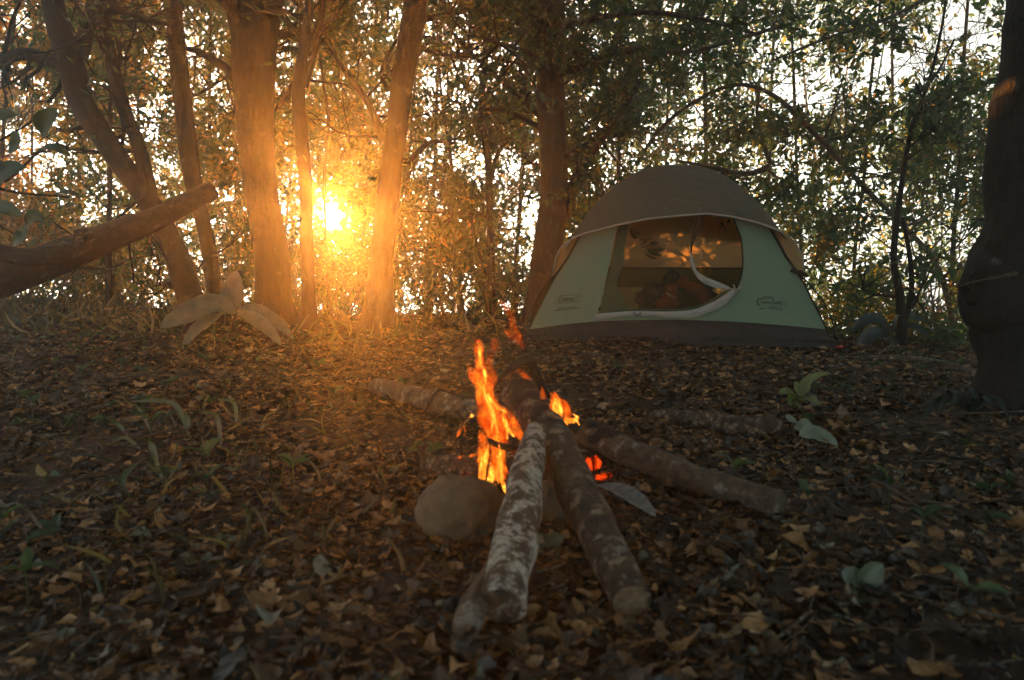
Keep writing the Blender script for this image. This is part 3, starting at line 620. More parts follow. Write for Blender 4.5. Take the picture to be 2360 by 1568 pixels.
def plant(name, label, base, leaves, mat_, stem=None, group=None, sr=.006, smat='twig'):
    root = empty(name, tuple(base), label, 'plant', group)
    for pts, w, nrm in leaves:
        mb = MB(); big_leaf(mb, pts, w, nrm=nrm); mb.build('leaf', M[mat_], root)
    if stem is not None:
        mb = MB()
        for s in stem: s = spline(s, 10); mb.tube(s, np.linspace(sr, sr*.5, 10), 6, .05)
        mb.build('stem', M[smat], root)
    return root
def z4(x, y, d): return at(330.4 + x*.18, 604.2 + y*.18, d)
g = ground_at(528, 790)
plant('broadleaf_plant', 'large pale leaves drooping from a short stem at the foot of the leaning tree', g,
      [([z4(1200, 640, 5.2), z4(900, 560, 5.1), z4(620, 670, 5.0), z4(400, 760, 4.95), z4(210, 850, 4.9)], .20, (.1, -.9, .8)),
       ([z4(1180, 640, 5.2), z4(1000, 560, 5.35), z4(850, 490, 5.4), z4(670, 560, 5.45)], .13, (.0, -.8, .9)),
       ([z4(1100, 640, 5.2), z4(900, 730, 5.0), z4(680, 900, 4.9), z4(500, 1110, 4.8)], .14, (-.3, -.9, .5)),
       ([z4(1215, 635, 5.2), z4(1420, 740, 5.0), z4(1600, 880, 4.9), z4(1770, 1070, 4.8)], .11, (.4, -.9, .6)),
       ([z4(1225, 620, 5.2), z4(1450, 650, 5.3), z4(1700, 780, 5.35), z4(1930, 990, 5.3)], .13, (.4, -.8, .7)),
       ([z4(1130, 600, 5.25), z4(1135, 480, 5.25), z4(1160, 300, 5.3), z4(1180, 110, 5.4)], .17, (.1, -1, .1))],
      'broad', [[g, z4(1110, 900, 5.3), z4(1190, 645, 5.2)], [z4(1190, 645, 5.2), z4(1130, 590, 5.25)]], sr=.012)
g = ground_at(1850, 955)
dp = g[1]
plant('young_plant', 'small yellow-green seedling on the litter right of the tent front', g,
      [([at(1838, 918, dp), at(1860, 885, dp), at(1890, 868, dp - .05), at(1915, 862, dp - .1)], .055, (0, -.8, .8)), ([at(1838, 915, dp), at(1815, 905, dp - .05), at(1795, 908, dp - .1)], .05, (0, -.6, 1)),
       ([at(1828, 935, dp), at(1820, 915, dp), at(1812, 898, dp - .05)], .05, (0, -1, .3)), ([at(1828, 940, dp), at(1840, 925, dp), at(1858, 930, dp - .1)], .06, (0, -1, .5)),
       ([at(1842, 915, dp), at(1865, 920, dp - .1), at(1890, 935, dp - .15)], .05, (0, -.8, .8)), ([at(1838, 905, dp), at(1836, 890, dp), at(1834, 878, dp)], .03, (0, -1, .2))],
      'young', [[g, at(1828, 938, dp), at(1840, 908, dp)]], sr=.004)
g = ground_at(1880, 1035); dp = g[1]
plant('silver_plant', 'two pale silvery leaves lying on the litter below the seedling', g,
      [([at(1842, 1005, dp), at(1870, 1000, dp), at(1905, 1015, dp - .03), at(1930, 1035, dp - .08)], .07, (0, -.7, .9)), ([at(1835, 975, dp + .1), at(1850, 985, dp + .08), at(1880, 1000, dp + .04)], .07, (0, -.8, .6)),
       ([at(1812, 955, dp + .15), at(1825, 970, dp + .12), at(1838, 975, dp + .1)], .03, (0, -.7, .9))], 'silver', [[at(1835, 1010, dp), at(1828, 990, dp + .05), at(1835, 972, dp + .1)]], sr=.003)
g = ground_at(2060, 800); dp = g[1] - .1
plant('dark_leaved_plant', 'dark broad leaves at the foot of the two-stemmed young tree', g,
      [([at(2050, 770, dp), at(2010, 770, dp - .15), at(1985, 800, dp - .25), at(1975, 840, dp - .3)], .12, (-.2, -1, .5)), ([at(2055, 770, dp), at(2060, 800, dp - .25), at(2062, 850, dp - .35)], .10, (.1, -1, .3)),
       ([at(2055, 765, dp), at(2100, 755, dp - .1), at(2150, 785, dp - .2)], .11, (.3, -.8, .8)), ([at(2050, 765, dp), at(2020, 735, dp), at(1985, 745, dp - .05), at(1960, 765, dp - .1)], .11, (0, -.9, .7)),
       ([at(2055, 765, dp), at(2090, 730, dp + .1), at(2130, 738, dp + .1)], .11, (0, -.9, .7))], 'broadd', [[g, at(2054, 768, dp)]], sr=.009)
g = ground_at(2235, 985); dp = g[1]  # added dark sprig, stands for the undefined darkness around the trunk foot
plant('dark_leaved_plant', 'added dark fern-like sprig filling the darkness at the foot of the near trunk', g,
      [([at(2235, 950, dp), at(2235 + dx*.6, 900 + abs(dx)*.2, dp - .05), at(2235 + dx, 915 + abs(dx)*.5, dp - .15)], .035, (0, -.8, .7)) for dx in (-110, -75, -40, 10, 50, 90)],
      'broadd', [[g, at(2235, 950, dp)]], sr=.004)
g = ground_at(1262, 1290); dp = g[1]
plant('seedling', 'small grey-green seedling between the two front logs', g,
      [([at(1262, 1262, dp), at(1245, 1245, dp), at(1222, 1232, dp)], .035, (0, -1, .5)), ([at(1264, 1262, dp), at(1280, 1245, dp), at(1300, 1240, dp)], .04, (0, -1, .4)), ([at(1262, 1264, dp), at(1272, 1280, dp - .03), at(1270, 1295, dp - .05)], .035, (0, -1, .4))],
      'broadg', [[g, at(1262, 1262, dp)]], sr=.002)
g = ground_at(1990, 1370); dp = g[1]
plant('seedling', 'low dark green sprig at the lower right on the litter', g,
      [([at(1985, 1352, dp), at(1965, 1335, dp), at(1950, 1345, dp)], .05, (0, -.6, 1)), ([at(1985, 1352, dp), at(2010, 1320, dp), at(2035, 1300, dp)], .045, (0, -1, .6)), ([at(1985, 1352, dp), at(2015, 1355, dp), at(2040, 1340, dp)], .04, (0, -.6, 1)), ([at(1985, 1352, dp), at(1975, 1375, dp - .03), at(1960, 1385, dp - .05)], .05, (0, -.6, 1))],
      'broadg', [[g, at(1985, 1352, dp)]], sr=.002)
# curved broad grass clump
g = ground_at(405, 1060)
root = empty('grass_clump', tuple(g), 'clump of long bent grass blades on the left of the clearing', 'grass')
for b, m_, t, w in (((440, 1010), (400, 930), (300, 925), 12), ((430, 1020), (432, 960), (430, 945), 13), ((510, 1040), (500, 960), (460, 950), 10), ((365, 1080), (350, 1020), (348, 1005), 14), ((380, 1130), (360, 1060), (352, 1040), 9),
                    ((300, 1010), (270, 975), (240, 960), 9), ((350, 1000), (320, 940), (310, 930), 8), ((545, 990), (540, 930), (500, 920), 8), ((575, 1250), (572, 1190), (568, 1160), 10), ((330, 1040), (290, 1010), (250, 1020), 8)):
    gb = ground_at(*b); mb = MB(); dd = gb[1]
    big_leaf(mb, [gb, at(m_[0], m_[1], dd + .05), at(t[0], t[1], dd - .05)], w*K/FPX*dd*1.1, n=9, nrm=(.2, -1, .3)); mb.build('blade', M['broadg'], root)
# hanging leafy twig close on the left
root = empty('near_twig', tuple(at(-60, 330, 2.6)), 'leafy twig hanging into view near the left edge', 'branch')
mb = MB()
for s in ([(-200, 200), (-60, 330), (40, 300), (110, 250)], [(-60, 330), (0, 420), (90, 350), (130, 345)], [(-100, 400), (20, 440), (110, 450), (160, 455)], [(-100, 480), (0, 520), (60, 560)]):
    P = spline([at(x, y, 2.6) for x, y in s], 14); mb.tube(P, np.linspace(.008, .002, 14), 5, .05)
mb.tube(spline([at(-200, 200, 2.6), at(-215, 500, 2.6), at(-230, 800, 2.6), tuple(at(-230, 1000, 2.6)*np.array((1, 1, 0)))], 14), .012, 6, .05)
mb.build('stem', M['twig'], root)
for a, b, c, w, n_ in (((95, 310), (105, 280), (133, 250), .075, (.3, -1, .2)), ((75, 355), (120, 342), (165, 362), .05, (0, -.7, .9)), ((115, 455), (150, 445), (190, 455), .035, (0, -.6, 1)), ((-20, 440), (20, 395), (60, 385), .07, (0, -1, .3)), ((-20, 500), (10, 480), (50, 500), .06, (0, -1, .4)),
                       ((60, 520), (80, 500), (105, 510), .055, (0, -1, .2)), ((20, 350), (40, 330), (30, 300), .05, (0, -1, .2)), ((30, 560), (50, 545), (60, 520), .05, (0, -1, .2)), ((-30, 300), (0, 270), (40, 265), .06, (0, -1, .4))):
    lb = MB(); big_leaf(lb, [at(*a, 2.6), at(*b, 2.55), at(*c, 2.55)], w, n=9, nrm=n_); lb.build('leaf', M['broadg'], root)

# shrubs along the crest -------------------------------------------------
SH = [(742, 8.6, 1.7, 'C', 'leafy shrub under the bright gap, left one of the two directly before the sun', 26), (803, 8.8, 1.7, 'C', 'leafy shrub between the sun and the trunk right of it', 26), (668, 8.7, 1.6, 'C', 'leafy shrub filling the gap right of the thickest trunk', 24), (700, 8.9, 1.5, 'C', 'tall leafy shrub just left of the sun between the trunks'), (835, 9.3, 1.5, 'C', 'tall leafy shrub just right of the sun between the trunks'), (765, 11.5, 2.0, 'B', 'tall shrub far behind the sun stem'), (40, 8.6, .9, 'A', 'low shrub at the left edge behind the leaning log'), (150, 9.6, 1.0, 'B', 'sunlit shrub under the leaning log'), (270, 9.2, .9, 'B', 'golden shrub left of the forked trunk base'), (350, 10.2, .9, 'B', 'golden shrub touching the forked trunk base'),
      (540, 9.6, .9, 'B', 'shrub between the slender pair and the thickest trunk'), (780, 9.8, .7, 'B', 'shrub directly under the sun'), (960, 9.2, 1.0, 'C', 'dark shrub right of the trunk beside the sun'), (1060, 8.8, 1.1, 'C', 'dark shrub left of the thin dark trunk'), (1175, 8.6, .9, 'C', 'dark shrub against the left of the tent'),
      (1935, 7.4, .9, 'A', 'green shrub beside the right corner of the tent'), (2010, 8.0, 1.1, 'B', 'golden shrub behind the right pole of the tent'), (2170, 7.4, .6, 'B', 'golden low shrub left of the dark near trunk'), (2235, 7.0, .6, 'A', 'green low shrub touching the dark near trunk')]
for px, d, h, lk, lab, *pr_ in SH:
    p = at(px, 650, d); gz = float(gh(p[0], d)); root = empty('shrub', (p[0], d, gz), lab, 'shrub', 'shrubs along the back of the clearing')
    mw = MB(); an = []
    for _ in range(9):
        limb(mw, an, np.array((p[0] + rng.normal(0, .18), d + rng.normal(0, .15), gz - .02)), np.array((rng.normal(0, .5), rng.normal(0, .4), 1.)), h*rng.uniform(.7, 1.2), .008, 1, .05)
    mw.build('stem', M['twig'], root); ml = MB(); sprout(ml, an, .075, pr_[0] if pr_ else 12, base=1.0, cth=-1); ml.build('foliage', M['leaf' + lk], root, smooth=False)

# ------------------------------------------------------------------ tent
HX, HY, TH = 1.275, 1.05, 1.60
gl_, gr_ = ground_at(1203, 783), ground_at(1931, 800)
A0 = at(1203, 783, 5.95); A1 = at(1931, 801, 5.45); A0[2] = A1[2] = 0
mid = (A0 + A1)/2; HX = np.linalg.norm(A1 - A0)/2
ex = (A1 - A0)/np.linalg.norm(A1 - A0); ey = np.array((-ex[1], ex[0], 0)); TZ = -.005
def tw(x, y, z): return mid + ex*x + ey*y + np.array((0, 0, z + TZ))
def cprof(r): return np.maximum(1 - np.clip(r, 0, 1)**1.5, 0)**.55*np.interp(r, (0, .075, .2, .34, .46, .6, .75, .85, .93, 1), (1, .955, .925, .9, .865, .87, .90, .92, .96, 1))
def surf(k, s, r, off=0.0, flare=0.0):
    c = cprof(r); b = .03 + .30*r*r; q = math.sqrt(2); a = s*math.pi/4
    rx, ry = s, -1.0; ox, oy = q*math.sin(a), -q*math.cos(a)
    u, v = (1 - b)*rx + b*ox, (1 - b)*ry + b*oy
    for _ in range(k): u, v = -v, u
    sc = c + (flare*(1 - r)**1.3)
    return tw(u*(HX*sc + off), v*(HY*sc + off) + HY, r*TH + off*.7*r)
def hit(px, py, off=0.0, flare=0.0, s0=0.0, r0=.4):
    s, r = s0, r0
    def pj(s, r): a = proj(surf(0, s, r, off, flare)); return np.array((a[0][0], a[1][0]))
    tgt = np.array((px, py))
    for _ in range(14):
        f = pj(s, r); e = 1e-4; J = np.stack([(pj(s + e, r) - f)/e, (pj(s, r + e) - f)/e], 1)
        dlt = np.linalg.solve(J, tgt - f); dlt = np.clip(dlt, -.2, .2); s += dlt[0]; r = min(max(r + dlt[1], .0), .97)
    return float(s), float(r)
def z1(x, y): return (1200 + x*.38136)*.944, (350 + y*.38136)*.944
def hz(x, y, **k):
    sr = hit(*z1(x, y), s0=(x - 1200)/1000, r0=min(.9, max(.05, (1250 - y)/1150)), **k); return sr
def cdt(outline, holes, k, name, mt, parent, off=0.0, step=.05, flare=0.0, wr=0.0):
    """fill an outline in (s, r) on panel k, with holes, as one curved sheet"""
    vs = [Vector(p) for p in outline]; ed = [(i, (i + 1) % len(outline)) for i in range(len(outline))]
    for h in holes:
        b = len(vs); vs += [Vector(p) for p in h]; ed += [(b + i, b + (i + 1) % len(h)) for i in range(len(h))]
    ss = [p[0] for p in outline]; rr = [p[1] for p in outline]
    for a in np.arange(min(ss), max(ss), step):
        for b in np.arange(min(rr), max(rr), step):
            vs.append(Vector((a + step*.31, b + step*.37)))
    V, E, F, *_ = delaunay_2d_cdt(vs, ed, [], 0, 1e-6)
    def inside(p, poly):
        c = False; n = len(poly)
        for i in range(n):
            (x1, y1), (x2, y2) = poly[i], poly[i - 1]
            if (y1 > p[1]) != (y2 > p[1]) and p[0] < (x2 - x1)*(p[1] - y1)/(y2 - y1) + x1: c = not c
        return c
    keepf = []
    for f in F:
        cx = sum(V[i][0] for i in f)/len(f); cy = sum(V[i][1] for i in f)/len(f)
        if inside((cx, cy), outline) and not any(inside((cx, cy), h) for h in holes): keepf.append(f)
    P = np.array([surf(k, v[0], v[1], off + (wr*mnoise.noise(Vector((v[0]*5, v[1]*7, k + off*50))) if wr else 0), flare) for v in V])
    mb = MB(); mb.add(P, None, keepf); return mb.build(name, mt, parent)
def dens(pts, n=60, close=False): return [tuple(p) for p in spline(pts, n)]

M['tgreen'] = fabric('green_tent_fabric', (.205, .31, .22), .28, (.22, .32, .15), wr=.10, wscale=3.0)
M['tgreend'] = fabric('dark_green_tent_fabric', (.07, .10, .055), .25, (.10, .13, .06))
M['tpale'] = fabric('pale_tent_wall', (.50, .52, .30), .4, (.6, .58, .3))
M['tan'] = fabric('tan_tent_fabric', (.50, .35, .18), .5, (.58, .44, .25), wr=.2)
M['tanmesh'] = fabric('tan_mesh', (.36, .25, .13), .5, (.75, .5, .24), wr=.5, wscale=12)
M['fly'] = fabric('brown_fly_fabric', (.098, .094, .072), .10, (.2, .14, .08), wr=.9, wscale=4.5, rough=.55)
M['skirt'] = fabric('dark_grey_floor_fabric', (.032, .033, .034), wr=1.0, wscale=7)
M['net'] = fabric('door_netting', (.06, .06, .035), 0, alpha=.3, wr=0)
M['netd'] = fabric('folded_netting', (.05, .085, .05), .1, alpha=.92, wr=.4)
M['white'] = fabric('off_white_lining', (.36, .34, .31), .1, wr=.5, wscale=14)
M['trim'] = fabric('light_grey_trim', (.36, .33, .29), wr=.1)
M['black'] = fabric('black_webbing', (.012, .012, .012), wr=.1)
M['ink'] = fabric('printed_ink', (.018, .024, .016), wr=0)

tent = empty('tent', tuple(mid + np.array((0, 0, TZ))), 'green and brown dome tent with its door unzipped, standing on the leaf litter', 'tent')
sk = [hz(*p) for p in ((235, 1190), (450, 1160), (700, 1138), (1000, 1130), (1300, 1132), (1600, 1145), (1900, 1168), (2140, 1190))]
sk = [(min(max(s, -1), 1), r) for s, r in sk]; sk[0] = (-1, sk[0][1]); sk[-1] = (1, sk[-1][1])
rs = float(np.mean([p[1] for p in sk]))
door = [hz(*p) for p in ((830, 430), (805, 535), (770, 700), (735, 870), (700, 1010), (672, 1110), (900, 1100), (1150, 1102), (1300, 1085), (1400, 1050), (1500, 985), (1560, 930), (1595, 850), (1605, 750), (1600, 660), (1588, 590), (1545, 485), (1515, 400))]
door = dens(door[:6], 20) + dens(door[5:11], 24)[1:] + dens(door[10:], 30)[1:]
outl = [(-1, .9), (-1, sk[0][1])] + dens(sk, 30)[1:-1] + [(1, sk[-1][1]), (1, .9)] + [(x, .9) for x in np.linspace(.9, -.9, 12)]
outl = [(-1, float(v)) for v in np.linspace(.9, sk[0][1], 16)][:-1] + dens(sk, 30) + [(1, float(v)) for v in np.linspace(sk[-1][1], .9, 16)][1:] + [(float(x), .9) for x in np.linspace(.9, -.9, 12)]
cdt(outl, [door], 0, 'front_panel', M['tgreen'], tent, wr=.008)
def grid_panel(k, r0, r1, name, mt, ns=24, nr=16, off=0.0, wr=0.0, parent=tent, flare=0.0, smin=-1, smax=1):
    s = np.linspace(smin, smax, ns); t = np.linspace(0, 1, nr); V = []
    for a in s:
        lo = r0(a) if callable(r0) else r0; hi = r1(a) if callable(r1) else r1
        for b in t:
            r = lo + (hi - lo)*b
            V.append(surf(k, a, r, off + (wr*mnoise.noise(Vector((a*2.5 + k*3, r*5, 1))) if wr else 0), flare))
    i = np.arange(ns - 1)[:, None]*nr; j = np.arange(nr - 1)[None]
    mb = MB(); mb.add(V, np.stack([i + j, i + nr + j, i + nr + j + 1, i + j + 1], -1).reshape(-1, 4)); return mb.build(name, mt, parent)
skf = lambda s: float(np.interp(s, [p[0] for p in sk], [p[1] for p in sk]))
mbk = MB()
for k in range(4):
    ss = np.linspace(-1, 1, 40); tt = np.linspace(0, 1, 7); V = []
    for a in ss:
        hi = skf(a) if k == 0 else rs
        for b in tt: V.append(surf(k, a, hi*b, .006*math.sin(a*9 + b*5) + .03*b*(1 - b)*mnoise.noise(Vector((a*4, b*2.5, k))) + (.0 if b < .99 else -.004)))
    i = np.arange(39)[:, None]*7; j = np.arange(6)[None]; mbk.add(V, np.stack([i + j, i + 7 + j, i + 8 + j, i + 1 + j], -1).reshape(-1, 4))
fl = [surf(k, s, 0.012) for k in range(4) for s in (-1,)]
fl = [p + np.array((0, 0, .04)) for p in fl]; mbk.add(fl, [[0, 1, 2, 3]]); mbk.build('floor_tub', M['skirt'], tent)
for k in (1, 3):
    grid_panel(k, rs, .40, 'side_panel', M['tgreen']); grid_panel(k, .40, .93, 'side_mesh', M['tanmesh'])
rb = .62/TH; rl = .40/TH
grid_panel(2, rb, .93, 'rear_panel', M['tan'], wr=.01); grid_panel(2, rl, rb, 'rear_band', M['tgreend']); grid_panel(2, rs*.5, rl, 'rear_lower_wall', M['tpale'])
sm = MB(); sm.tube([surf(2, s, rb, -.012) for s in np.linspace(-1, 1, 24)], .008, 6); sm.build('rear_seam', M['black'], tent)
# pale liner inside on the floor
mbp = MB(); ff = [tw(x, y, .05) for x, y in ((-HX*.93, .10), (HX*.93, .10), (HX*.93, 2*HY - .1), (-HX*.93, 2*HY - .1))]; mbp.add(ff, [[0, 1, 2, 3]]); mbp.build('floor_sheet', M['tgreend'], tent, smooth=False)
# fly
FO, FF = .02, .12
fe = [hz(x, y, off=FO, flare=FF) for x, y in ((440, 668), (500, 618), (600, 577), (800, 526), (1000, 486), (1200, 466), (1380, 452), (1550, 474), (1700, 510), (1800, 545), (1900, 590), (1935, 625))]
fs = [p[0] for p in fe]; fr = [p[1] for p in fe]
fs[0] = -1; fs[-1] = 1
fef = lambda s: float(np.interp(s, fs, fr))
sidef = lambda s: float(np.interp(abs(s), (0, 1), (fr[0] + .1, (fr[0] + fr[-1])/2)))
mbf = MB(); NS, NR = 48, 30
for k in range(4):
    V = []
    for a in np.linspace(-1, 1, NS):
        c0 = fr[0] if True else 0
        lo = fef(a) if k == 0 else (np.interp(a, (-1, 0, 1), ({1: fr[-1], 2: fr[-1], 3: fr[0]}[k], fr[0] + .12, {1: fr[-1], 2: fr[0], 3: fr[0]}[k])))
        for b in np.linspace(0, 1, NR):
            r = lo + (1 - lo)*b**.8
            w = .012*mnoise.noise(Vector((a*1.5 + k*2 if abs(a) < .98 else 9, r*3, 2)))*(1 - abs(a))*(1 - b) - .004*abs(math.sin((a + 1)*11))*(1 - b)**3
            V.append(surf(k, a, min(r, .9995), FO + w, FF))
    i = np.arange(NS - 1)[:, None]*NR; j = np.arange(NR - 1)[None]; mbf.add(V, np.stack([i + j, i + NR + j, i + NR + j + 1, i + j + 1], -1).reshape(-1, 4))
fly = mbf.build('rain_fly', M['fly'], tent)
mt_ = MB(); P = [surf(0, a, fef(a), FO + .004, FF) for a in np.linspace(-1, 1, 60)]; mt_.tube(P, .0095, 6, flat=.7); mt_.build('fly_trim', M['trim'], fly)
# side vents pulled out between pole and fly corner
for sg, inner, outer in ((-1, [(600, 580), (500, 700), (440, 790), (392, 850)], [(560, 590), (470, 640), (415, 720), (388, 852)]), (1, [(1780, 545), (1880, 690), (1945, 780), (1992, 850)], [(1830, 560), (1930, 620), (1985, 720), (2003, 806)])):
    n = 16; I = []
    for x, y in spline(inner, n):
        s, r = hz(x, y); I.append(surf(0, sg*.995, r, .004))
    O = [at(*z1(x, y), I[q][1] + .12) for q, (x, y) in enumerate(spline(outer, n))]
    V = [a*(1 - t) + b*t + np.array((0, 1, 0))*.05*math.sin(t*3.1) for a, b in zip(I, O) for t in np.linspace(0, 1, 6)]
    i = np.arange(n - 1)[:, None]*6; j = np.arange(5)[None]; mb = MB(); mb.add(V, np.stack([i + j, i + 6 + j, i + 7 + j, i + 1 + j], -1).reshape(-1, 4)); v = mb.build('side_vent', M['tanmesh'], tent)
    mb = MB(); mb.tube(O, .006, 6); mb.build('vent_trim', M['trim'], v)
    mb = MB(); mb.tube([surf(0, sg, r, .004) for r in np.linspace(skf(sg), .62, 30)], .006, 6); mb.build('seam_piping', M['black'] if sg > 0 else M['tgreend'], tent)
# poles
for sg in (-1, 1):
    P = []
    for q, r in enumerate(np.concatenate([np.linspace(0, .97, 40)])):
        P.append(surf(0, sg, r, .012 + (.055*math.sin(min(r/.36, 1)*math.pi) if True else 0)))
    P2 = [surf(2, sg, r, .012 + .055*math.sin(min(r/.36, 1)*math.pi)) for r in np.linspace(.97, 0, 40)]
    mb = MB(); mb.tube(np.array(P + [tw(0, HY, TH + .0 - .01)] + P2), .0065, 7, cap=True); mb.build('pole', M['black'], tent)
mb = MB(); c = surf(0, 1, .37, .03); mb.tube([surf(0, .97, .385, .0), c, surf(0, 1, .35, .055)], [.016, .02, .012], 6); mb.build('clip', M['black'], tent)
mb = MB(); p = surf(0, 1, .0, .0); mb.tube([p + np.array((-.02, -.02, .012)), p + np.array((.03, -.02, .014))], .012, 6); m_, t_, o_ = mat('red_tab'); b_ = nd(t_, 'ShaderNodeBsdfPrincipled'); b_.inputs['Base Color'].default_value = (.35, .03, .01, 1); t_.links.new(b_.outputs[0], o_.inputs[0]); mb.build('stake_tab', m_, tent)
# door: piping, lining flap, netting
mb = MB(); mb.tube([surf(0, s, r, .006) for s, r in door[42:]], .0065, 6); mb.build('door_piping', M['black'], tent)
lo = dens([hz(*p) for p in ((664, 1133), (780, 1118), (900, 1108), (1020, 1108), (1150, 1117), (1250, 1119), (1350, 1098), (1480, 1040), (1558, 955))], 40)
up = dens([hz(*p) for p in ((680, 1091), (800, 1080), (900, 1074), (1020, 1075), (1150, 1076), (1280, 1066), (1380, 1030), (1460, 990), (1540, 932))], 40)
def band(a, b, name, mt, par, off=.014, wr=.01, n=5):
    V = [surf(0, p[0]*(1 - t) + q[0]*t, p[1]*(1 - t) + q[1]*t, off + .010*math.sin(t*3.1) + wr*mnoise.noise(Vector((i_*.35, t*2, 5)))) for i_, (p, q) in enumerate(zip(a, b)) for t in np.linspace(0, 1, n)]
    m = len(a); i = np.arange(m - 1)[:, None]*n; j = np.arange(n - 1)[None]; mb = MB(); mb.add(V, np.stack([i + j, i + n + j, i + n + j + 1, i + j + 1], -1).reshape(-1, 4)); return mb.build(name, mt, par)
band(lo, up, 'door_lining', M['white'], tent)
sill = dens([hz(*p) for p in ((690, 1095), (800, 1070), (880, 1058), (1050, 1060), (1200, 1058), (1300, 1045), (1400, 1005), (1480, 950), (1525, 935))], 40)
band(up, sill, 'door_sill', M['netd'], tent, off=.0)
net = [hz(*p) for p in ((830, 430), (805, 535), (770, 700), (735, 870), (700, 1010), (680, 1092))]
ne2 = [hz(*p) for p in ((690, 1085), (1150, 1076), (1380, 1030), (1540, 935))]
fr_ = [(1545, 940), (1480, 905), (1400, 875), (1345, 840), (1300, 780), (1280, 710), (1288, 640), (1310, 590), (1345, 530), (1352, 470), (1355, 400)]
fedge = [hz(*p) for p in fr_]
poly = dens(net, 14) + dens(ne2, 14)[1:] + dens(fedge, 30)[1:]
nobj = cdt(poly, [], 0, 'door_netting', M['net'], tent, off=-.03)
dk = [hz(*p) for p in ((830, 430), (805, 535), (770, 700), (735, 870), (700, 1010), (684, 1090), (760, 1078), (870, 1064), (835, 980), (790, 900), (835, 780), (848, 650), (868, 540), (880, 430))]
cdt(dk, [], 0, 'gathered_netting', M['netd'], tent, off=-.016, wr=.01, step=.03)
rib_o = dens([hz(*p) for p in ((1275, 690), (1272, 740), (1285, 800), (1330, 870), (1385, 905), (1450, 930), (1520, 944), (1550, 946))], 30)
rib_i = dens([hz(*p) for p in ((1283, 690), (1292, 740), (1310, 785), (1350, 840), (1410, 868), (1470, 892), (1520, 915), (1548, 940))], 30)
band(rib_o, rib_i, 'door_ribbon', M['white'], tent, off=-.01, n=4)
mb = MB(); mb.tube([surf(0, s, r, -.012) for s, r in dens(fedge, 50)], .007, 6); mb.build('netting_edge', M['black'], tent)
mb = MB(); mb.tube([surf(0, *hz(x, y), off=-.02) for x, y in ((1290, 470), (1285, 560), (1280, 640), (1280, 700))], .006, 5); mb.tube([surf(0, *hz(x, y), off=-.02) for x, y in ((1318, 470), (1305, 560), (1286, 650), (1280, 700))], .005, 5); mb.build('netting_fold', M['tgreend'], tent)
for pts in ([(1550, 946), (1566, 935), (1585, 922)], [(1550, 946), (1542, 925), (1535, 908)], [(915, 1082), (935, 1103), (958, 1092), (962, 1085)], [(730, 885), (745, 878)]):
    mb = MB(); mb.tube([surf(0, *hz(x, y), off=.03) for x, y in pts], .006, 5); mb.build('zip_pull', M['trim'] if pts[0][0] != 915 else M['tgreend'], tent)
# printed marks
def to_panel(P2):                       # (x, y) in pixels of the close-up -> (s, r)
    return P2
def print_text(txt, org, ux, uy, size, shear, name, bold=.0):
    cu = bpy.data.curves.new(name, 'FONT'); cu.body = txt; cu.size = 1; cu.shear = shear; cu.offset = bold
    to = bpy.data.objects.new(name, cu); me = bpy.data.meshes.new_from_object(to)
    co = np.zeros(len(me.vertices)*3); me.vertices.foreach_get('co', co); co = co.reshape(-1, 3)
    w = co[:, 0].max(); out = []
    for x, y, _ in co:
        px = org[0] + ux[0]*x/w + uy[0]*y*size; py = org[1] + ux[1]*x/w + uy[1]*y*size
        s, r = hit(px, py, s0=(px - 1570)/400, r0=.15); out.append(surf(0, s, r, .0045) - np.array(tent.location))
    me.vertices.foreach_set('co', np.array(out, np.float32).ravel()); me.materials.clear(); me.materials.append(M['ink'])
    bpy.data.objects.remove(to); return obj(name, me, tent)
def print_line(pts, w, name, n=30):
    P = [surf(0, *hit(px, py, s0=(px - 1570)/400, r0=.15), off=.005) for px, py in spline(pts, n)]; mb = MB(); mb.tube(P, w, 5, flat=.4); return mb.build(name, M['ink'], tent)
def cA(x, y): return (1340 + x/22.4)*.944, (700 + y/22.4)*.944
def cB(x, y): return (1830 + x/19.6)*.944, (700 + y/19.6)*.944
o_ = cA(520, 815); e_ = cA(1440, 745)
print_text('Coleman', o_, (e_[0] - o_[0], e_[1] - o_[1]), (0, -1), 13.5, .35, 'logo_text', .012)
print_line([cA(*p) for p in ((380, 950), (365, 890), (400, 850), (450, 650), (520, 545), (620, 522), (1100, 480), (1700, 430), (1780, 445), (1775, 500), (1700, 700), (1640, 860), (1580, 870), (1000, 905), (500, 960), (380, 950))], .0016, 'logo_frame', 90)
print_line([cA(*p) for p in ((460, 885), (1000, 835), (1640, 795))], .0016, 'logo_line')
print_line([cA(*p) for p in ((1500, 545), (1570, 535), (1600, 600), (1540, 640), (1610, 660), (1560, 720), (1620, 740))], .0016, 'lantern_mark')
o_ = cA(490, 1240); e_ = cA(1560, 1150)
print_text('COASTAL POINT 2', o_, (e_[0] - o_[0], e_[1] - o_[1]), (0, -1), 5.2, .2, 'model_text', .005)
print_line([cA(*p) for p in ((345, 1308), (1000, 1245), (1720, 1180))], .0026, 'print_rule')
o_ = cB(490, 800); e_ = cB(1500, 850)
print_text('WEATHER', o_, (e_[0] - o_[0], e_[1] - o_[1]), (0, -1), 7.0, .3, 'emblem_text', .01)
o_ = cB(880, 985); e_ = cB(1300, 1010)
print_text('TEC', o_, (e_[0] - o_[0], e_[1] - o_[1]), (0, -1), 6.0, .3, 'emblem_text', .0)
print_line([cB(*p) for p in ((460, 880), (370, 830), (340, 700), (400, 600), (500, 575), (590, 590), (660, 510), (780, 480), (880, 520), (1000, 490), (1080, 560), (1130, 690))], .0035, 'cloud_mark', 60)
print_line([cB(*p) for p in ((860, 1040), (1200, 1065), (1470, 1090), (1530, 1020), (1480, 970), (1420, 990))], .002, 'wind_mark', 40)
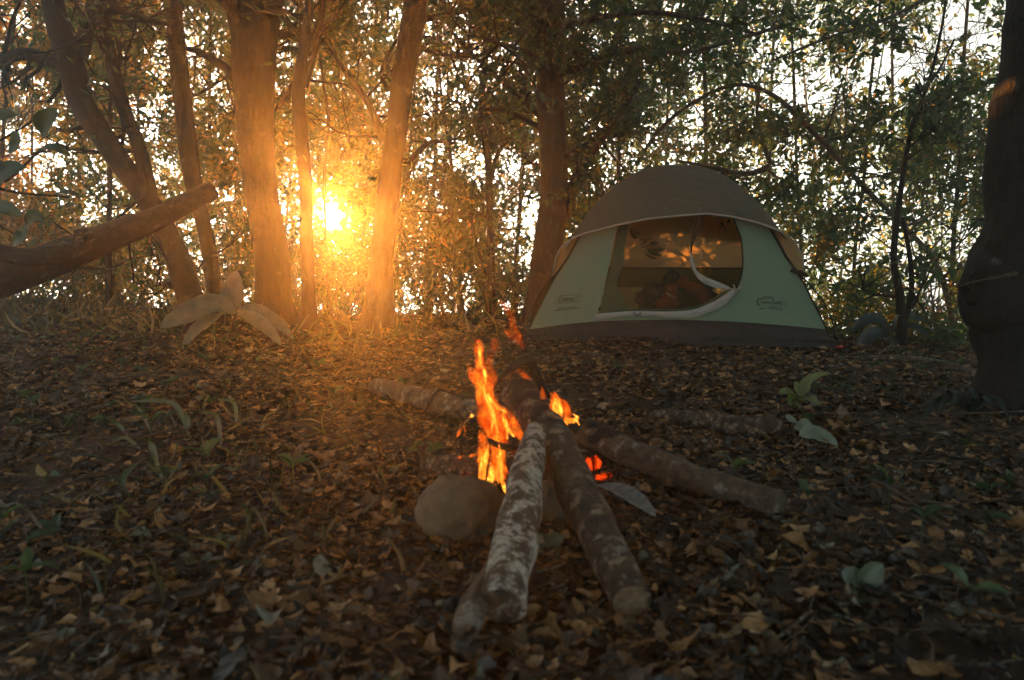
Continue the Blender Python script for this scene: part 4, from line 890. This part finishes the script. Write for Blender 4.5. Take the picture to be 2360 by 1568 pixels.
print_line([cB(*p) for p in ((1250, 720), (1500, 720), (1570, 680), (1530, 640))], .0018, 'wind_mark', 20)
print_line([cB(*p) for p in ((1500, 850), (1700, 840), (1750, 790), (1700, 765))], .0018, 'wind_mark', 20)
for x in (480, 590): print_line([cB(x + 30, 1020), cB(x, 1075)], .004, 'rain_mark', 6)

# things lying in the tent ---------------------------------------------
def z3(x, y, d): return at((1450 + x*.1913)*.944, (500 + y*.1913)*.944, d)
M['bagblk'] = fabric('black_bag_fabric', (.018, .018, .022), wr=.6, wscale=12)
M['bagred'] = fabric('rust_red_fabric', (.22, .045, .02), wr=.6, wscale=14)
bag = empty('duffel_bag', tuple(z3(720, 1300, 6.4)), 'black bag with a rust red pocket standing left inside the tent doorway', 'bag')
blob(bag, 'bag_body', z3(740, 1210, 6.4), (.135, .12, .15), M['bagblk'], 2, 24, .35, 3)
blob(bag, 'pocket', z3(920, 1240, 6.3), (.115, .05, .085), M['bagred'], 5, 20, .3, 3)
mb = MB(); mb.tube([z3(930, 1130, 6.22), z3(1040, 1195, 6.22)], [.008, .004], 5); mb.build('strap', M['trim'], bag)
jk = empty('jacket', tuple(z3(1200, 1300, 6.7)), 'crumpled rust red and black jacket heaped right inside the tent doorway', 'jacket')
blob(jk, 'dark_folds', z3(1170, 1190, 6.7), (.26, .16, .17), M['bagblk'], 7, 26, .5, 3)
blob(jk, 'collar', z3(990, 985, 6.75), (.09, .06, .10), M['bagblk'], 9, 18, .3, 3)
mb = MB(); P = spline([(*z3(1105, 950, 6.6), .055), (*z3(1190, 1040, 6.55), .06), (*z3(1300, 1080, 6.52), .055), (*z3(1400, 1150, 6.5), .06), (*z3(1470, 1235, 6.48), .05)], 30); mb.tube(P[:, :3], P[:, 3], 14, .12, seed=4, fq=20); mb.build('sleeve', M['bagred'], jk)
mb = MB(); P = spline([(*z3(900, 1130, 6.5), .04), (*z3(980, 1060, 6.5), .05), (*z3(1060, 1080, 6.5), .04)], 14); mb.tube(P[:, :3], P[:, 3], 12, .12, seed=2, fq=20); mb.build('sleeve', M['bagred'], jk)
# leafy sprig right behind the tent, whose shadow falls on the tan wall
root = empty('sprig', tuple(tw(-.9, 2*HY + .1, 0)), 'leafy sprig pressed against the back wall of the tent', 'plant')
def bw(x, y, o): # point just behind the rear wall on the line of sight
    px, py = (1450 + x*.1913)*.944, (500 + y*.1913)*.944; dd = 7.2
    for _ in range(20):
        p = at(px, py, dd); q = p - mid; yy = q@ey; rr = min(max((p[2] - TZ)/TH, 0), .97); tgt = HY + HY*float(cprof(np.array(rr)))*1.02 + o; dd += (tgt - yy)*.8
    return at(px, py, dd)
mb = MB(); mb.tube(spline([bw(520, 1000, .12), bw(600, 640, .09), bw(560, 520, .05), bw(700, 200, .12)], 14), .012, 6); mb.tube(spline([bw(560, 520, .06), bw(520, 390, .04), bw(470, 310, .05)], 8), .007, 5)
mb.tube(spline([tw(-.9, 2*HY + .1, 0), bw(520, 1000, .12)], 6), .012, 6); mb.build('stem', M['twig'], root)
for a, b, w in (((580, 500), (755, 400), .10), ((590, 520), (830, 480), .07), ((660, 545), (900, 570), .10), ((680, 570), (870, 655), .07), ((560, 420), (450, 300), .09), ((500, 390), (600, 400), .05), ((440, 480), (420, 520), .05), ((640, 600), (810, 700), .05)):
    lb = MB(); big_leaf(lb, [bw(*a, .02), bw((a[0] + b[0])/2, (a[1] + b[1])/2, .012), bw(*b, .015)], w, n=8, nrm=(0, -1, .1)); lb.build('leaf', M['leafC'], root)

# ------------------------------------------------------------------ campfire
def gd(px, py, r):
    rr = ray(px, py); t = 2.0
    for _ in range(20): p = rr*t; t = (CAMH - float(gh(p[0], p[1])) - r)/max(-rr[2], 1e-3)
    return float((rr*t)[1])
def log(name, label, rows, mt, wob=.06, seed=1, ends=True, cutmat='cut', twigs=(), char=0):
    """rows: (px, py, depth or None when it lies on the ground, radius)"""
    rows = [(a, b, gd(a, b, c*.7 + .03) if e is None else e, c) for a, b, e, c in rows]
    kn = [(b, 1/d) for a, b, d, c in rows if d != 'i']; kn.sort()
    rows = [(a, b, 1/np.interp(b, [q[0] for q in kn], [q[1] for q in kn]) if d == 'i' else d, c) for a, b, d, c in rows]
    R = np.array([(*at(px, py, dd), r) for px, py, dd, r in rows]); root = empty(name, tuple(R[0][:3]), label, 'log', None)
    Rs = spline(R, 44); mb = MB(); mb.tube(Rs[:, :3], Rs[:, 3], 24, wob, seed=seed, fq=14)
    for p in twigs: mb.tube(p[0], p[1], 6, .1)
    mb.build('bark', M[mt], root)
    if char:
        C_ = Rs[int(44*(1 - char)):]; cb = MB(); cb.tube(C_[:, :3], C_[:, 3]*np.linspace(1.0, 1.07, len(C_)), 22, wob*1.5, seed=seed + 1, fq=30); cb.build('charred_end', M['char'], root)
    if ends:
        a, b = Rs[0], Rs[2]; dv = (a - b)[:3]; dv /= np.linalg.norm(dv); e = MB(); e.tube([a[:3] - dv*.006, a[:3] + dv*.004], [a[3]*.9, a[3]*.84], 22, .04, seed); e.build('cut_end', M[cutmat], root)
    return root
log('log', 'pale whitish lichened log at the front, leaning into the fire', [(1155, 1395, None, .041), (1185, 1260, 'i', .043), (1203, 1150, 'i', .043), (1222, 1060, 'i', .041), (1236, 1000, 1.88, .036)], 'logw', .10, 11, cutmat='logm')
log('log', 'long dark mottled log pointing from the fire to the lower right', [(1450, 1385, None, .038), (1408, 1290, 'i', .041), (1350, 1160, 'i', .049), (1282, 1030, 'i', .051), (1228, 950, 'i', .054), (1192, 912, 2.22, .054)], 'logm', .10, 23, char=.36)
log('log', 'grey-brown log lying from the fire out to the right', [(1795, 1160, None, .036), (1650, 1120, None, .042), (1500, 1065, 2.08, .045), (1400, 1020, 2.2, .045), (1325, 990, 2.3, .042)], 'logd', .10, 31, char=.3, ends=False)
log('log', 'hazy log lying behind the fire on the left', [(868, 890, None, .045), (960, 915, None, .05), (1040, 935, None, .052), (1120, 955, None, .055)], 'logd', .06, 41, char=.22)
log('log', 'short charred stub left of the flames', [(985, 1075, 2.18, .04), (1050, 1080, 2.12, .042), (1120, 1085, 2.08, .04)], 'logm', .1, 51)
log('log', 'black burnt log end crossing under the right flames', [(1290, 975, 2.42, .03), (1340, 1000, 2.3, .034), (1420, 1030, 2.25, .03)], 'char', .12, 57, cutmat='char')
log('log', 'rotten mossy log half buried between the fire and the seedling', [(1505, 955, None, .025), (1600, 965, None, .035), (1700, 982, None, .038), (1800, 985, None, .03)], 'logm', .15, 61, cutmat='char')
log('bark_piece', 'splintered brown bark debris at the near foot of the whitish log', [(1055, 1490, None, .012), (1085, 1430, None, .024), (1112, 1360, None, .026), (1150, 1290, None, .012)], 'logd', .2, 71)
# root along the right
R = np.array([(*at(x, y, d), r) for x, y, d, r in ((1960, 805, 5.0, .02), (2050, 812, 4.9, .03), (2150, 830, 4.6, .032), (2230, 845, 4.3, .034), (2330, 880, 3.8, .036))]); Rs = spline(R, 50)
Rs[:, 2] = gh(Rs[:, 0], Rs[:, 1]) + .03; mb = MB(); mb.tube(Rs[:, :3], Rs[:, 3], 12, .08, seed=9); tag(mb.build('fallen_branch', M['logd']), 'long thin fallen branch lying in the dark beneath the near trunk', 'branch')
# sticks
def z5(x, y, d): return at(944 + x*.313, 698.5 + y*.313, d)
mb = MB(); pts = [(100, 815, 2.35, .003), (150, 730, 2.3, .004), (190, 665, 2.3, .004), (235, 640, 2.3, .004), (330, 675, 2.25, .004), (430, 692, 2.2, .004), (530, 682, 2.15, .006), (600, 620, 2.1, .007), (690, 535, 2.1, .009), (780, 462, 2.15, .011), (850, 422, 2.2, .013), (905, 455, 2.22, .013), (955, 570, 2.25, .012), (1010, 660, 2.3, .012), (1090, 700, 2.35, .010), (1150, 770, 2.35, .009), (1200, 855, 2.35, .007)]
P = spline([(*z5(x, y, d), r*1.2) for x, y, d, r in pts], 90); mb.tube(P[:, :3], P[:, 3], 8, .08, 2, fq=40); tag(mb.build('stick', M['char']), 'charred bent stick arching over the fire', 'stick')
for lab, pts, mm in (('thin charred stick through the middle of the flames', [(560, 1000, 2.0, .007), (640, 1040, 1.98, .010), (720, 1060, 1.96, .011), (850, 1060, 1.94, .008)], 'char'), ('looped thin burning twig left of the flames', [(300, 1030, 2.15, .002), (360, 940, 2.12, .003), (440, 850, 2.1, .003), (520, 835, 2.1, .003), (600, 860, 2.1, .003)], 'logm'),
                     ('short dark twig lying on the near rock', [(490, 1430, 1.76, .004), (560, 1500, 1.72, .005), (620, 1560, 1.7, .004)], 'char'), ('thin upright twig right of the long mottled log', [(1090, 940, 2.1, .004), (1170, 1060, 2.0, .005), (1240, 1200, 1.9, .005), (1310, 1340, 1.85, .005)], 'logd'),
                     ('thin grey twig running right from the ash', [(1330, 1370, 1.85, .004), (1700, 1490, 1.78, .003), (1960, 1570, 1.72, .003), (2110, 1700, 1.66, .0025)], 'logd'), ('thin curved twig left of the stub', [(110, 1210, 2.2, .003), (180, 1260, 2.1, .004), (280, 1305, 2.0, .004)], 'logd'),
                     ('pale straight twig lying on the near litter', [(-720, 2180, 1.3, .002), (-600, 2260, 1.26, .0025), (-450, 2320, 1.22, .002)], 'logd'), ('long thin grey stick on the dark right litter', [(3400, 1290, 1.95, .003), (3600, 1400, 1.8, .004), (3950, 1640, 1.6, .003)], 'logd'),
                     ('curved thin stem left of the front log', [(-140, 1780, 1.5, .002), (-60, 1850, 1.45, .003), (-20, 2050, 1.33, .003), (40, 2330, 1.2, .0025)], 'logd')):
    P = spline([(*z5(x, y, d), r) for x, y, d, r in pts], 20); g0_ = gh(P[:, 0], P[:, 1]) + .012; P[:, 2] = np.maximum(P[:, 2], g0_); mb = MB(); mb.tube(P[:, :3], P[:, 3], 6, .08, 2); tag(mb.build('twig', M[mm]), lab, 'twig')
# rocks
tag(blob(None, 'rock', at(1060, 1178, 1.68), (.113, .10, .09), M['rock'], 2, 40, .16, 2.2), 'smooth brown rock under the flames left of the whitish log', 'rock')
tag(blob(None, 'rock', at(1272, 1175, 1.80), (.075, .08, .075), M['rock'], 6, 30, .14, 2.2), 'shadowed rock wedged between the two front logs', 'rock')
# ash and embers
EMB = glow('glowing_embers', (.3, .01, .0), (1, .06, .005), .03, .3, 60)
def flat_leaf(name, label, a, b, w, mt, d0, d1, cat, bend=.01):
    d0, d1 = gd(*a, .075), gd(*b, .06)
    mb = MB(); p, q = at(*a, d0), at(*b, d1); big_leaf(mb, [p, (p + q)/2 + np.array((0, 0, bend)), q], w, n=12, nrm=(0, 0, 1)); return tag(mb.build(name, mt), label, cat)
flat_leaf('ash_leaf', 'grey ash-covered flat leaf right of the fire', (1375, 1118), (1512, 1192), .075, M['ash'], 2.0, 1.86, 'leaf')
ash = MB(); c = at(1160, 1130, 2.0)
for (x, y, r) in ((1150, 1080, .22), (1330, 1090, .2)):
    g_ = ground_at(x, y + 20); n = 26; rr_ = np.linspace(.001, 1, 8); th = np.linspace(0, 2*math.pi, n, endpoint=False)
    V = [(g_[0] + r*a*math.cos(t)*(1 + .2*math.sin(t*3)), g_[1] + r*a*math.sin(t)*.8, float(gh(g_[0], g_[1])) + .045*(1 - a*a) - .015 + .008*mnoise.noise(Vector((a*5, t*2, x)))) for a in rr_ for t in th]
    i = np.arange(7)[:, None]*n; j = np.arange(n)[None]; ash.add(V, np.stack([i + j, i + (j + 1) % n, i + n + (j + 1) % n, i + n + j], -1).reshape(-1, 4))
tag(ash.build('ash_bed', M['char']), 'bed of black char and ash under the fire', 'ash', kind='stuff')
fire = empty('campfire', tuple(ground_at(1150, 1150)), 'orange flames and glowing embers burning among the logs', 'fire')
for k, (x0, y0, x1, y1, w, d) in enumerate(((1165, 1095, 1245, 1215, .018, 2.02), (1300, 1160, 1410, 1190, .022, 2.05), (1370, 1280, 1490, 1262, .012, 1.98), (1290, 880, 1345, 875, .01, 2.3), (380, 1265, 430, 1250, .006, 2.05), (1200, 920, 1250, 930, .012, 2.3))):
    P = spline([(*z5(x0, y0, d), w*.6), (*z5((x0 + x1)/2, (y0 + y1)/2 + 8, d), w), (*z5(x1, y1, d), w*.4)], 14); mb = MB(); mb.tube(P[:, :3], P[:, 3], 10, .2, seed=k, fq=60, flat=.7); mb.build('ember', EMB, fire)
FLM = glow('flame', (1, .06, .003), (1, .20, .010), .16, .42, 75, transp=.8, emis_lo=.38, emis_hi=.62)
FLD = glow('faint_flame', (.9, .07, .003), (1, .14, .006), .10, .2, 60, transp=.45)
FLH = glow('flame_core', (1, .18, .009), (1, .36, .04), .34, .65, 80, transp=1.3)
flames = [([(1250, 900, 3), (1230, 860, 10), (1215, 820, 3)], 2.1, FLH), ([(1000, 900, 4), (1035, 850, 16), (1060, 770, 22), (1075, 690, 14), (1060, 650, 3)], 2.0, FLM), ([(1080, 890, 4), (1085, 820, 12), (1070, 750, 10), (1075, 700, 3)], 1.98, FLH), ([(480, 1180, 2), (505, 1160, 8), (540, 1100, 8), (560, 1040, 2)], 1.95, FLM), ([(700, 1250, 3), (650, 1200, 16), (600, 1130, 20), (590, 1060, 5)], 2.0, FLD), ([(1150, 890, 4), (1175, 820, 14), (1150, 740, 12), (1120, 690, 3)], 2.05, FLD), ([(1010, 880, 6), (1000, 790, 20), (985, 700, 18), (975, 620, 4)], 2.06, FLD), ([(1085, 880, 8), (1100, 800, 26), (1085, 720, 22), (1040, 660, 4)], 2.05, FLM), ([(560, 1000, 10), (590, 920, 40), (560, 820, 44), (520, 720, 26), (500, 640, 5)], 2.04, FLD), ([(525, 1355, 8), (530, 1280, 20), (540, 1180, 26), (545, 1080, 30), (535, 1000, 24), (512, 935, 3)], 2.0, FLM), ([(548, 1330, 6), (550, 1230, 10), (565, 1120, 12), (580, 1040, 3)], 1.97, FLH), ([(570, 1375, 6), (600, 1290, 18), (602, 1220, 16), (590, 1175, 3)], 1.97, FLH),
          ([(712, 1420, 4), (690, 1340, 16), (672, 1240, 20), (670, 1130, 15), (660, 1060, 8), (655, 1010, 3)], 1.93, FLH), ([(690, 1390, 12), (670, 1250, 28), (655, 1120, 34), (640, 980, 52), (600, 840, 60), (560, 700, 48), (530, 600, 36), (470, 520, 28), (430, 455, 4)], 2.02, FLM),
          ([(640, 960, 18), (610, 830, 20), (580, 700, 22), (560, 600, 40), (535, 520, 36), (520, 430, 26), (515, 360, 26), (510, 300, 22), (500, 272, 14)], 2.0, FLM), ([(590, 640, 18), (610, 560, 26), (585, 470, 22), (590, 400, 16), (620, 330, 18), (625, 262, 16)], 2.05, FLD),
          ([(838, 1032, 4), (800, 960, 24), (750, 890, 34), (690, 820, 30), (620, 740, 14), (580, 690, 3)], 1.98, FLM), ([(770, 985, 4), (730, 930, 9), (700, 860, 10), (690, 810, 3)], 1.93, FLH), ([(720, 1000, 4), (715, 930, 9), (690, 860, 8), (680, 820, 2)], 1.92, FLH),
          ([(715, 806, 3), (650, 770, 9), (600, 720, 9), (570, 670, 5)], 1.95, FLH), ([(1045, 892, 14), (1050, 820, 22), (1060, 750, 26), (1055, 690, 12)], 2.06, FLM), ([(1115, 860, 6), (1108, 800, 14), (1090, 730, 12), (1060, 695, 3)], 2.03, FLH), ([(1020, 880, 5), (1055, 870, 10), (1040, 800, 12), (1010, 780, 3)], 2.03, FLH),
          ([(1150, 892, 8), (1165, 860, 18), (1210, 865, 16), (1240, 845, 10), (1205, 818, 3)], 2.1, FLH), ([(1130, 880, 8), (1160, 800, 16), (1130, 730, 14), (1080, 700, 3)], 2.08, FLM), ([(1010, 870, 6), (985, 800, 12), (950, 700, 12), (900, 610, 10), (850, 540, 14), (790, 490, 12), (720, 540, 3)], 2.2, FLD),
          ([(842, 345, 4), (825, 290, 18), (790, 260, 26), (765, 180, 22), (745, 100, 18), (700, 20, 16), (660, -20, 5)], 2.25, FLD), ([(735, 290, 3), (740, 240, 14), (700, 200, 4)], 2.25, FLD), ([(440, 842, 3), (458, 828, 9), (475, 824, 3)], 2.05, FLH), ([(350, 985, 3), (365, 950, 9), (388, 905, 3)], 2.1, FLM), ([(405, 975, 3), (408, 930, 8), (388, 900, 3)], 2.1, FLM),
          ([(340, 1138, 3), (370, 1140, 9), (400, 1122, 4)], 2.08, FLM), ([(440, 1130, 3), (470, 1120, 9), (520, 1105, 3)], 2.08, FLM), ([(600, 1380, 10), (640, 1300, 22), (620, 1180, 18), (610, 1100, 4)], 2.06, FLM), ([(735, 1280, 3), (715, 1240, 8), (700, 1180, 3)], 1.95, FLM), ([(600, 950, 2), (615, 860, 7), (590, 760, 8), (560, 690, 6), (545, 600, 2)], 1.92, FLH), ([(655, 960, 2), (630, 880, 6), (620, 800, 7), (590, 730, 2)], 1.91, FLH), ([(560, 600, 2), (555, 520, 9), (525, 440, 8), (518, 360, 7), (505, 290, 2)], 1.93, FLH), ([(535, 1360, 3), (520, 1290, 9), (525, 1210, 8), (540, 1120, 3)], 1.92, FLH), ([(655, 1330, 2), (640, 1260, 7), (650, 1180, 7), (640, 1110, 2)], 1.91, FLH), ([(460, 590, 2), (500, 540, 10), (530, 590, 9), (570, 660, 2)], 1.95, FLM), ([(745, 1130, 4), (760, 1080, 12), (735, 1020, 3)], 1.98, FLD)]
for k, (pts, d, mt) in enumerate(flames):
    P = spline([(*z5(x, y, d + .02*math.sin(q*2 + k)), w*.313*K/FPX*d*1.6) for q, (x, y, w) in enumerate(pts)], 12*len(pts)); P[:, 3] = np.maximum(P[:, 3], .0008)
    mb = MB(); mb.tube(P[:, :3], P[:, 3], 14, .16, seed=k + 3, fq=30, flat=.6); mb.build('flame', mt, fire)

# ------------------------------------------------------------------ haze (after the structure it surrounds)
def haze(x0, x1, y0, y1, z0, z1, dens_):
    V = [(x, y, z) for x in (x0, x1) for y in (y0, y1) for z in (z0, z1)]
    F = [[0, 1, 3, 2], [4, 6, 7, 5], [0, 4, 5, 1], [2, 3, 7, 6], [0, 2, 6, 4], [1, 5, 7, 3]]
    m, t, o = mat('haze'); v = nd(t, 'ShaderNodeVolumePrincipled'); v.inputs['Color'].default_value = (.92, .9, .86, 1); v.inputs['Density'].default_value = dens_; v.inputs['Anisotropy'].default_value = .8
    t.links.new(v.outputs[0], o.inputs['Volume'])
    tag(obj('haze', mesh_from('haze', V, [F], False, [m])), 'warm hazy air filling the clearing', 'haze', kind='stuff')
zmin = float(gh(np.array(xs), 29.0).min())
haze(-31, 31, -21, 30, zmin - 1, 13, .0096)
